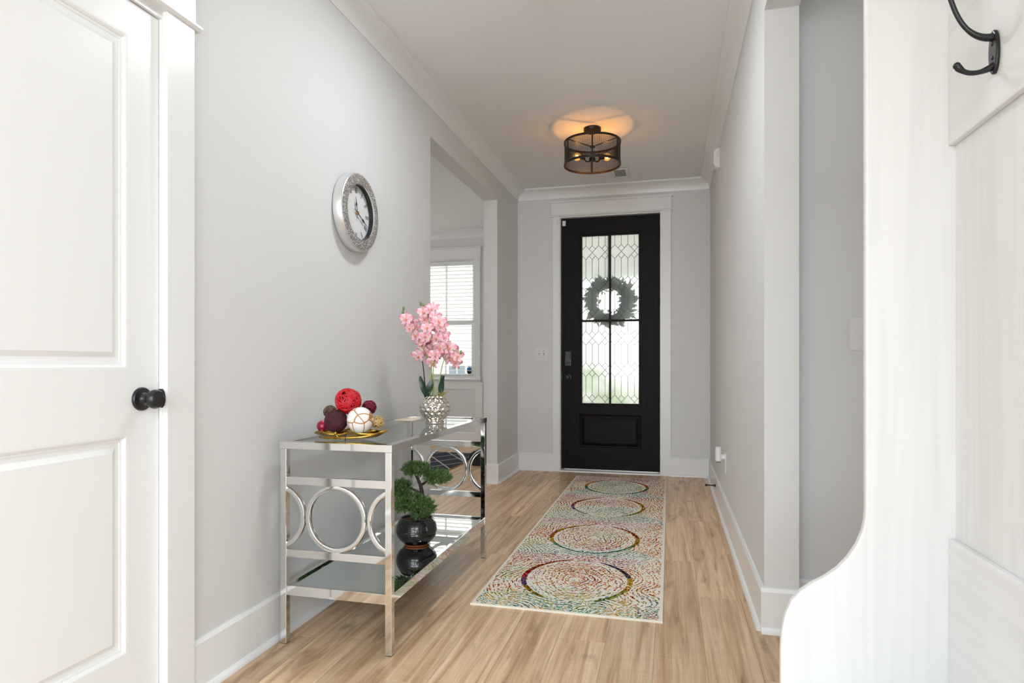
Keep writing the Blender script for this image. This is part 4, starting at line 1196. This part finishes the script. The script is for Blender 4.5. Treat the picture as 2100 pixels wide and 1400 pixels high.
part('socket_hub', MB().lathe([(0.0, hubz - 0.018), (0.020, hubz - 0.016), (0.024, hubz - 0.004), (0.020, hubz + 0.012), (0.0, hubz + 0.016)], (LX, LY, 0), 'Z', 24), 'iron', cl, smooth=40)
for k, ang in enumerate((188, 22, 282)):
    a = math.radians(ang); ca, sa = math.cos(a), math.sin(a)
    P = lambda r, z: (LX + r * ca, LY + r * sa, z)
    part('socket_arm', MB().tube(bez([P(0.0, hubz), P(0.03, hubz - 0.03), P(0.05, hubz - 0.02), P(0.058, hubz + 0.006)], 10), 0.0045, 8).tube([P(0.050, hubz + 0.008), P(0.088, hubz + 0.014)], 0.0135, 14), 'iron', cl, smooth=40)
    if k == 2: continue      # the third socket holds no lit bulb
    bc = P(0.108, hubz + 0.020)
    blb = part('bulb', MB().sphere(bc, 0.028, 24, 16), 'bulb', cl, smooth=60, label='glowing amber globe bulb')
    fm = MB()
    for j in range(6):
        b2 = 2 * math.pi * j / 6
        fm.tube([(bc[0] + 0.007 * math.cos(b2), bc[1] + 0.007 * math.sin(b2), bc[2] - 0.012), (bc[0] + 0.009 * math.cos(b2 + 0.4), bc[1] + 0.009 * math.sin(b2 + 0.4), bc[2] + 0.012)], 0.0014, 5)
    part('filament', fm, 'filament', blb)
    ld = bpy.data.lights.new('bulb_light', 'POINT'); ld.energy = 3.2; ld.color = (1.0, 0.55, 0.20); ld.shadow_soft_size = 0.012
    lo = bpy.data.objects.new('bulb_light', ld); lo.location = bc; COL.objects.link(lo)

# added out-of-view flush light that brightens the near hall
M['led'] = emit('led_diffuser', (0.95, 0.98, 1.0), 3.0)
fl = thing('flush_ceiling_light', (-0.55, 2.58, CEIL), 'round white flush ceiling light above the near end of the hallway', 'ceiling light')
part('trim_ring', MB().lathe([(0.150, CEIL), (0.160, CEIL), (0.158, CEIL - 0.020), (0.146, CEIL - 0.024), (0.144, CEIL - 0.016)], (-0.55, 2.58, 0), 'Z', 48, None, False), 'trim', fl, smooth=40)
part('diffuser', MB().lathe([(0.0, CEIL - 0.018), (0.146, CEIL - 0.018)], (-0.55, 2.58, 0), 'Z', 48, None, False), 'led', fl)
fd = bpy.data.lights.new('flush_light', 'AREA'); fd.shape = 'DISK'; fd.size = 0.28; fd.energy = 12; fd.color = (0.86, 0.935, 1.0)
fo_ = bpy.data.objects.new('flush_light', fd); fo_.location = (-0.55, 2.58, CEIL - 0.030); COL.objects.link(fo_)

# ceiling register behind the lamp
VC = (-0.425, 5.60)
cv = thing('ceiling_vent', (VC[0], VC[1], CEIL), 'small white ceiling air register behind the mesh light', 'vent')
fr_ = part('frame', rect_frame(VC[0] - 0.07, VC[0] + 0.07, 0, 0.26, 0.02, 0, 0.006), 'plastic', cv)
fr_.data.transform(Matrix.Translation(ORG[cv.name])); fr_.data.transform(Matrix.Rotation(math.radians(-90), 4, 'X'))
fr_.data.transform(Matrix.Translation(Vector((-VC[0], -0.13, -0.006))))
part('duct_opening', MB().box((VC[0] - 0.05, VC[1] - 0.11, CEIL - 0.001), (VC[0] + 0.05, VC[1] + 0.11, CEIL - 0.0005)), 'black_matte', cv)  # black sheet standing in for the shade inside the duct
for k in range(10):
    x = VC[0] - 0.045 + k * 0.010
    part('louver', MB().bar((x, VC[1] - 0.11, CEIL - 0.004), (x, VC[1] + 0.11, CEIL - 0.004), 0.006, 0.001, (0.5, 0, 1)), 'plastic', cv)

# ================================================================== SWITCHES, SENSORS, PLUGS
def plate(name, c, w, h, axis, sign, toggles, label, cat='switch'):
    """axis 'Y': plate on a wall facing -Y."""
    t = thing(name, c, label, cat)
    x, y, z = c
    def q(dx, dy, dz): return (x + dx, y + sign * dy, z + dz)
    def bx(dx0, dx1, dy0, dy1, dz0, dz1):
        a, b = q(dx0, dy0, dz0), q(dx1, dy1, dz1)
        return MB().box(tuple(map(min, a, b)), tuple(map(max, a, b)))
    part('plate', bx(-w / 2, w / 2, 0, 0.006, -h / 2, h / 2), 'plastic', t, bevel=0.003)
    for k in range(toggles):
        tx = (k - (toggles - 1) / 2) * 0.046
        part('toggle_slot', bx(tx - 0.006, tx + 0.006, 0.0055, 0.0066, -0.012, 0.012), 'plastic_grey', t)
        part('toggle', bx(tx - 0.0045, tx + 0.0045, 0.006, 0.015, -0.010, 0.001), 'plastic', t, bevel=0.001)
        for dz in (-0.03, 0.03):
            part('screw', bx(tx - 0.003, tx + 0.003, 0.0055, 0.0068, dz - 0.003, dz + 0.003), 'plastic_grey', t)
    return t
plate('light_switch', (-1.2115, YE, 1.128), 0.131, 0.128, 'Y', -1, 2, 'white double light switch beside the front door')
plate('light_switch', (0.757, 2.75, 1.157), 0.128, 0.130, 'Y', -1, 1, 'white light switch in the side passage behind the hall tree')

# motion sensor high on the right wall, sitting at the crown
mo = thing('motion_sensor', (XR, 4.84, 2.54), 'white plastic motion sensor high on the right wall by the crown', 'sensor')
part('back_plate', MB().box((XR - 0.012, 4.81, 2.47), (XR, 4.885, 2.618)), 'plastic', mo, bevel=0.003)
part('housing', MB().prism([(XR - 0.011, 2.472), (XR - 0.011, 2.615), (XR - 0.030, 2.612), (XR - 0.044, 2.598), (XR - 0.044, 2.500), (XR - 0.036, 2.480)], 'Y', 4.812, 4.883), 'plastic', mo, bevel=0.003)
part('lens', MB().box((XR - 0.0455, 4.82, 2.505), (XR - 0.043, 4.875, 2.54)), 'plastic', mo)

# plug-in diffuser on the wall outlet
ol = thing('wall_outlet', (XR, 4.33, 0.39), 'white outlet plate low on the right hallway wall', 'outlet')
part('plate', MB().box((XR - 0.006, 4.295, 0.325), (XR, 4.368, 0.455)), 'plastic', ol, bevel=0.002)
part('receptacle', MB().box((XR - 0.008, 4.315, 0.345), (XR - 0.0055, 4.348, 0.385)), 'plastic', ol, bevel=0.001)
pf = thing('plug_in_diffuser', (XR - 0.045, 4.33, 0.395), 'white cylindrical plug-in air freshener on the right wall outlet', 'air freshener')
part('plug_body', MB().tube([(XR - 0.006, 4.33, 0.425), (XR - 0.030, 4.33, 0.425)], 0.020, 24), 'plastic', pf, smooth=40)
part('housing', MB().lathe([(0.0, 0.398), (0.016, 0.398), (0.020, 0.402), (0.0205, 0.47), (0.019, 0.492), (0.0, 0.493)], (XR - 0.046, 4.33, 0), 'Z', 32), 'plastic', pf, smooth=40)
part('bottle', MB().lathe([(0.0, 0.386), (0.012, 0.387), (0.0135, 0.398), (0.0, 0.399)], (XR - 0.046, 4.33, 0), 'Z', 24), 'plastic_grey', pf, smooth=40)

ds = thing('door_stop', (XR - 0.014, 5.07, 0.10), 'black rigid door stop screwed to the right baseboard', 'door stop')
part('rod', MB().lathe([(0.0, 0.0), (0.012, 0.0), (0.010, -0.006), (0.0055, -0.016), (0.0048, -0.062), (0.0, -0.062)], (XR - 0.014, 5.07, 0.100), 'X', 20), 'black_matte', ds, smooth=40)
part('bumper', MB().lathe([(0.0, -0.061), (0.008, -0.061), (0.0095, -0.068), (0.0085, -0.078), (0.0, -0.079)], (XR - 0.014, 5.07, 0.100), 'X', 20), 'black_matte', ds, smooth=40)

sn = thing('door_contact_sensor', (-0.996, FF, 2.397), 'tiny white contact sensor on the top corner of the front door', 'sensor')
part('sensor_body', MB().box((-1.013, FF - 0.014, 2.372), (-0.980, FF, 2.422)), 'plastic', sn, bevel=0.003)
sn2 = thing('contact_sensor_magnet', (-1.045, YE - 0.018, 2.40), 'slim white sensor magnet on the front door casing', 'sensor')
part('magnet_body', MB().box((-1.054, YE - 0.028, 2.370), (-1.042, YE - 0.018, 2.425)), 'plastic', sn2, bevel=0.002)

# ================================================================== WREATH OUTSIDE THE FRONT DOOR
WXc, WYc, WZc = -0.570, 6.135, 1.640
wt = thing('door_wreath', (WXc, WYc, WZc), 'leafy wreath hanging outside the front door glass', 'wreath')
M['wreath'] = ramp_noise('wreath_leaf', [(0.35, rgb('#6b8076')), (0.52, rgb('#9db0a5')), (0.68, rgb('#a08084'))], 22, 0.7)
rw = random.Random(21)
wr_ring = [(WXc + 0.155 * math.cos(2 * math.pi * i / 40), WYc, WZc + 0.16 * math.sin(2 * math.pi * i / 40)) for i in range(40)]
part('twig_ring', MB().tube(wr_ring, 0.028, 10, True), 'bark', wt, smooth=60)
wl_ = MB()
for k in range(900):
    a = rw.uniform(0, 6.283); r = 0.160 + rw.gauss(0, 0.026)
    p = Vector((WXc + r * math.cos(a), WYc + rw.gauss(0, 0.016), WZc + r * math.sin(a) * 1.02))
    d = Vector((math.cos(a + rw.gauss(0.9, 0.7)), rw.gauss(0, 0.35), math.sin(a + rw.gauss(0.9, 0.7)))).normalized()
    if r < 0.15: d = d * 0.5
    ln = rw.uniform(0.04, 0.10) * (1.25 if -1.2 < math.atan2(math.sin(a), math.cos(a)) < 0.6 else 1.0)
    s = d.cross(Vector((rw.gauss(0, .4), 1, rw.gauss(0, .4)))).normalized() * ln * 0.16
    wl_.add([p, p + d * ln * 0.5 + s, p + d * ln, p + d * ln * 0.5 - s], [(0, 1, 2, 3)])
part('leaves', wl_, 'wreath', wt, recalc=False, kind='stuff')
part('hanger', MB().box((WXc - 0.01, YB + 0.001, WZc + 0.16), (WXc + 0.01, YB + 0.004, T1 + 0.002)), 'black', wt)

# ================================================================== RUNNER RUG
RXA, RXB, RYA, RYB_ = -0.832, -0.032, 2.578, 5.745
rg_ = thing('runner_rug', ((RXA + RXB) / 2, (RYA + RYB_) / 2, 0), 'cream runner rug with multicoloured dashed ring medallions', 'rug')
part('pile', MB().box((RXA, RYA, 0.0), (RXB, RYB_, 0.008)), 'cream_pile', rg_, bevel=0.002)
part('edge_binding', MB().tube([(RXA, RYA, 0.004), (RXB, RYA, 0.004), (RXB, RYB_, 0.004), (RXA, RYB_, 0.004)], 0.0045, 8, True), 'cream_pile', rg_)
CXm = -0.434
MOT = [(CXm, 2.985), (CXm, 3.715), (CXm, 4.555), (CXm, 5.30)]
PAL = {k: rgb(v)[:3] for k, v in dict(red='#cf1c2c', maroon='#94305a', orange='#e2701c', gold='#e0ae1c', olive='#a9ad3f', green='#74a877', teal='#3f9c9a', blue='#4a80a0', purple='#835a90', pink='#e3a79c', dark='#5e5666', rust='#b8531f', peach='#e8b886', sage='#aecbaa').items()}
AM, BM = 0.252, 0.300
rr_ = random.Random(77)
def vnoise(x, y, s=0):
    def h(i, j): 
        v = math.sin(i * 127.1 + j * 311.7 + s * 74.7) * 43758.5453
        return v - math.floor(v)
    i, j = math.floor(x), math.floor(y); fx, fy = x - i, y - j
    fx = fx * fx * (3 - 2 * fx); fy = fy * fy * (3 - 2 * fy)
    return (h(i, j) * (1 - fx) + h(i + 1, j) * fx) * (1 - fy) + (h(i, j + 1) * (1 - fx) + h(i + 1, j + 1) * fx) * fy
def field(x, y):
    best, who = 9, 0
    for k, (mx, my) in enumerate(MOT):
        u, v = abs(x - mx) / AM, abs(y - my) / BM
        d = (u ** 1.75 + v ** 2.0) ** 0.53
        if d < best: best, who = d, k
    return best + 0.16 * (vnoise(x * 11, y * 11, 3) - 0.5), who
def hue(x, y, d, who):
    mx, my = MOT[who]
    a = math.degrees(math.atan2((y - my) / BM, (x - mx) / AM))   # 0 right, 90 far, 180 left
    n = vnoise(x * 5.5, y * 4.0, 9) + rr_.uniform(-0.22, 0.22)
    if d < 0.85:
        pal = ['red', 'orange', 'gold', 'red', 'maroon', 'orange'] if who in (0, 2) else ['maroon', 'red', 'rust', 'gold', 'purple', 'sage']
        if who == 3: pal = ['green', 'teal', 'sage', 'olive', 'green', 'gold']
        if who == 2 and y < my: pal = ['sage', 'green', 'teal', 'olive', 'green', 'gold']
        if who == 0 and y < my - 0.12: pal = ['gold', 'olive', 'green', 'pink', 'olive', 'gold']
    elif -150 < a < -35:
        pal = ['teal', 'green', 'blue', 'sage', 'olive', 'teal'] if who != 0 else ['olive', 'gold', 'gold', 'teal', 'green', 'olive']
    elif a > 40 and a < 145:
        pal = ['maroon', 'red', 'orange', 'purple', 'pink', 'gold']
    elif abs(a) <= 40:
        pal = ['gold', 'orange', 'orange', 'gold', 'red', 'olive']
    else:
        pal = ['orange', 'orange', 'red', 'gold', 'green', 'gold']
    if x > -0.15 and y < 2.85: pal = ['red', 'maroon', 'olive', 'teal', 'red', 'rust']
    c = pal[int(max(0, min(0.999, n)) * len(pal))]
    if rr_.random() < 0.04: c = 'dark'
    return PAL[c]
RINGC = [{180: 'red', 150: 'rust', 120: 'orange', 60: 'purple', 30: 'dark', 0: 'gold', -40: 'olive', -140: 'gold', -165: 'purple'},
         {180: 'orange', 140: 'gold', 60: 'rust', 20: 'rust', 0: 'gold', -40: 'green', -90: 'teal', -140: 'green', -165: 'gold'},
         {180: 'maroon', 150: 'rust', 120: 'orange', 60: 'orange', 0: 'gold', -40: 'olive', -140: 'sage', -165: 'purple'},
         {180: 'gold', 140: 'gold', 60: 'rust', 20: 'orange', 0: 'green', -40: 'teal', -90: 'green', -140: 'green', -165: 'teal'}]
tv, tf, tcol = [], [], []
def dash(x, y, tx, ty, ln, w, col):
    nx, ny = -ty, tx
    pts = []
    for a, b in ((-1, -1), (1, -1), (1, 1), (-1, 1)):
        px, py = x + tx * ln * a / 2 + nx * w * b / 2, y + ty * ln * a / 2 + ny * w * b / 2
        pts.append((min(max(px, RXA + 0.010), RXB - 0.010), min(max(py, RYA + 0.010), RYB_ - 0.010), 0.0086))
    k = len(tv); tv.extend(pts); tf.append((k, k + 1, k + 2, k + 3)); tcol.append(col)
y = RYA + 0.012
while y < RYB_ - 0.012:
    x = RXA + 0.012
    while x < RXB - 0.012:
        px, py = x + rr_.uniform(-0.005, 0.005), y + rr_.uniform(-0.005, 0.005)
        d, who = field(px, py)
        e = 0.004
        amp = 0.0 if d < 0.95 else 0.55
        def fw(a, b):
            return field(a, b)[0] + amp * (vnoise(a * 5.5, b * 5.5, 13) - 0.5)
        f0 = fw(px, py)
        gx = (fw(px + e, py) - f0) / e; gy = (fw(px, py + e) - f0) / e
        gl = math.hypot(gx, gy) + 1e-6
        sp_ = 0.125 if d < 1.0 else 0.080
        dist = (0.5 - (f0 / sp_) % 1.0) * sp_ / gl
        if abs(dist) < 0.011 and rr_.random() < 0.72:
            px += gx / gl * dist * 0.75; py += gy / gl * dist * 0.75
        keep = 0.47 + 0.50 * (vnoise(px * 8, py * 8, 5) - 0.5)
        if 0.84 < d < 0.97: keep *= 0.5
        if rr_.random() < keep and d > 0.09:
            L0 = rr_.uniform(0.006, 0.013); W0 = rr_.uniform(0.0036, 0.0062)
            if rr_.random() < 0.06: W0 *= 1.8; L0 *= 0.8
            th = math.atan2(gx, -gy) + rr_.gauss(0, 0.18)
            dash(px, py, math.cos(th), math.sin(th), L0, W0, hue(px, py, d, who))
        x += 0.0082
    y += 0.0072
for k, (mx, my) in enumerate(MOT):
    for ang in range(-180, 180, 1):
        if 68 < ang < 104 or (k in (0, 2) and -118 < ang < -62): continue
        key = min(RINGC[k], key=lambda q: min(abs(ang - q), 360 - abs(ang - q)))
        ca, sa = math.cos(math.radians(ang)), math.sin(math.radians(ang))
        q = 1.0 / ((abs(ca) ** 1.75 + abs(sa) ** 2.0) ** 0.53)
        wide = 0.0125 * (0.35 + 0.65 * abs(ca) ** 1.2)
        for off in (-0.5, 0.0, 0.5):
            if rr_.random() < 0.22: continue
            X = mx + AM * q * ca * 1.0 + off * wide * 1.3 * ca; Y_ = my + BM * q * sa + off * wide * 1.3 * sa
            c = PAL[RINGC[k][key]]; v = rr_.uniform(0.8, 1.15)
            tx, ty = -AM * sa, BM * ca; tl = math.hypot(tx, ty)
            dash(X, Y_, tx / tl, ty / tl, 0.0075, max(0.0022, wide * 0.75), tuple(min(1, t * v) for t in c))
tm = bpy.data.meshes.new('tufts')
tm.from_pydata(tv, [], tf)
ca_ = tm.color_attributes.new('tuft', 'FLOAT_COLOR', 'CORNER')
flat_ = []
for c in tcol:
    flat_ += (list(c) + [1.0]) * 4
ca_.data.foreach_set('color', flat_)
tm.materials.append(M['tuft'])
to = bpy.data.objects.new('tufts', tm)
to.parent = rg_
to.location = -ORG[rg_.name]
to['kind'] = 'stuff'
COL.objects.link(to)

# ================================================================== DINING ROOM RUG AND BOX
m_, N_, L_, b_ = new_mat('navy_trellis_rug')
tc_ = N_.new('ShaderNodeTexCoord')
def diag(sx, sy):
    mp_ = N_.new('ShaderNodeVectorMath'); mp_.operation = 'DOT_PRODUCT'; mp_.inputs[1].default_value = (sx, sy, 0)
    L_.new(tc_.outputs['Object'], mp_.inputs[0])
    fr = N_.new('ShaderNodeMath'); fr.operation = 'PINGPONG'; fr.inputs[1].default_value = 0.5
    L_.new(mp_.outputs['Value'], fr.inputs[0])
    lt_ = N_.new('ShaderNodeMath'); lt_.operation = 'LESS_THAN'; lt_.inputs[1].default_value = 0.035
    L_.new(fr.outputs[0], lt_.inputs[0])
    return lt_
a_, c_ = diag(3.4, 2.2), diag(3.4, -2.2)
mxm = N_.new('ShaderNodeMath'); mxm.operation = 'MAXIMUM'
L_.new(a_.outputs[0], mxm.inputs[0]); L_.new(c_.outputs[0], mxm.inputs[1])
mc = N_.new('ShaderNodeMix'); mc.data_type = 'RGBA'
mc.inputs[6].default_value = rgb('#1b2436'); mc.inputs[7].default_value = rgb('#b9b2a6')
L_.new(mxm.outputs[0], mc.inputs[0]); L_.new(mc.outputs[2], b_.inputs['Base Color'])
b_.inputs['Roughness'].default_value = 0.95
M['navy'] = m_
M['navy_edge'] = paint('tan_rug_edge', rgb('#9a7a52'), 0.9)
nr_ = thing('area_rug', (-3.4, 6.0, 0), 'navy area rug with pale trellis lines on the dining room floor', 'rug')
part('pile', MB().box((-4.7, 4.9, 0.0), (-2.085, 6.88, 0.011)), 'navy', nr_)
part('edge_binding', MB().box((-2.090, 4.9, 0.0), (-2.075, 6.88, 0.009)), 'navy_edge', nr_)
lb = thing('low_box', (-1.86, 6.25, 0), 'low black box on the dining room floor by the wainscot', 'box')
part('body', MB().prism([(6.09, 0.0), (6.09, 0.105), (6.13, 0.125), (6.50, 0.125), (6.50, 0.0)], 'X', -1.985, -1.62), 'black_matte', lb, bevel=0.008)
part('lid', MB().box((-1.965, 6.14, 0.125), (-1.64, 6.49, 0.137)), 'black_matte', lb, bevel=0.004)

# ================================================================== HALL TREE (white bench with hooks, right foreground)
ht = thing('hall_tree', (0.43, 0.95, 0), 'white painted wooden hall tree with curved side panel, right foreground', 'hall tree')
HY = 1.552
sil = [(0.424, 1.98), (0.424, 0.710), (0.423, 0.690), (0.418, 0.664), (0.406, 0.632), (0.388, 0.602), (0.368, 0.578), (0.342, 0.556), (0.314, 0.538), (0.291, 0.520), (0.270, 0.494), (0.256, 0.458), (0.249, 0.418), (0.247, 0.375), (0.247, 0.0), (0.606, 0.0), (0.606, 1.98)]
part('side_panel', MB().prism(sil, 'Y', HY, HY + 0.022), 'halltree', ht, bevel=0.005, seg=3, label='curved white end panel')
part('side_panel', MB().prism(sil, 'Y', 0.25, 0.272), 'halltree', ht, bevel=0.005, seg=3)
part('back_panel', MB().box((0.600, 0.272, 0.28), (0.608, HY, 1.95)), 'halltree', ht)
M['halltree_y'] = grain_wood('white_painted_ash_horizontal', (0.83, 0.83, 0.825, 1), (0.87, 0.87, 0.865, 1), 'Y', 0.4, 0.22, 26, 0.4)
part('hook_rail', MB().box((0.586, 0.272, 1.512), (0.600, HY, 1.80)), 'halltree_y', ht, bevel=0.002)
part('lower_rail', MB().box((0.586, 0.272, 0.28), (0.600, HY, 0.661)), 'halltree_y', ht, bevel=0.002)
part('seat', MB().box((0.255, 0.272, 0.255), (0.600, HY, 0.28)), 'halltree_y', ht, bevel=0.003)
part('seat_front', MB().box((0.265, 0.272, 0.02), (0.283, HY, 0.255)), 'halltree_y', ht)
part('top_board', MB().box((0.400, 0.240, 1.98), (0.608, HY + 0.03, 2.005)), 'halltree_y', ht, bevel=0.003)
# double coat hook
HKY, HKX = 1.345, 0.586
pl_ = []
for k in range(28):
    a = 2 * math.pi * k / 28
    pl_.append((HKY + 0.016 * math.cos(a), 1.6165 + 0.041 * math.sin(a)))
hk = part('coat_hook', MB().prism(pl_, 'X', HKX - 0.007, HKX), 'black', ht, bevel=0.0025, seg=3, label='black double coat hook')
part('upper_prong', MB().tube(bez([(HKX - 0.003, HKY, 1.645), (HKX - 0.030, HKY, 1.640), (HKX - 0.066, HKY, 1.662), (HKX - 0.072, HKY, 1.722), (HKX - 0.085, HKY, 1.765)], 20), [0.0078 - 0.0034 * min(1, i / 8) for i in range(18)] + [0.0050, 0.0070, 0.0080], 12), 'black', hk, smooth=60)
part('lower_prong', MB().tube(bez([(HKX - 0.003, HKY, 1.592), (HKX - 0.022, HKY, 1.580), (HKX - 0.050, HKY, 1.574), (HKX - 0.064, HKY, 1.598)], 16), [0.0075 - 0.0030 * min(1, i / 6) for i in range(13)] + [0.0050, 0.0060, 0.0066, 0.0060], 12).sphere((HKX - 0.064, HKY, 1.598), 0.0066, 14, 10), 'black', hk, smooth=60)
for z in (1.632, 1.606):
    part('screw', MB().sphere((HKX - 0.007, HKY, z), 0.0042, 12, 8, 0.5, 1, 1), 'black', hk, smooth=60)
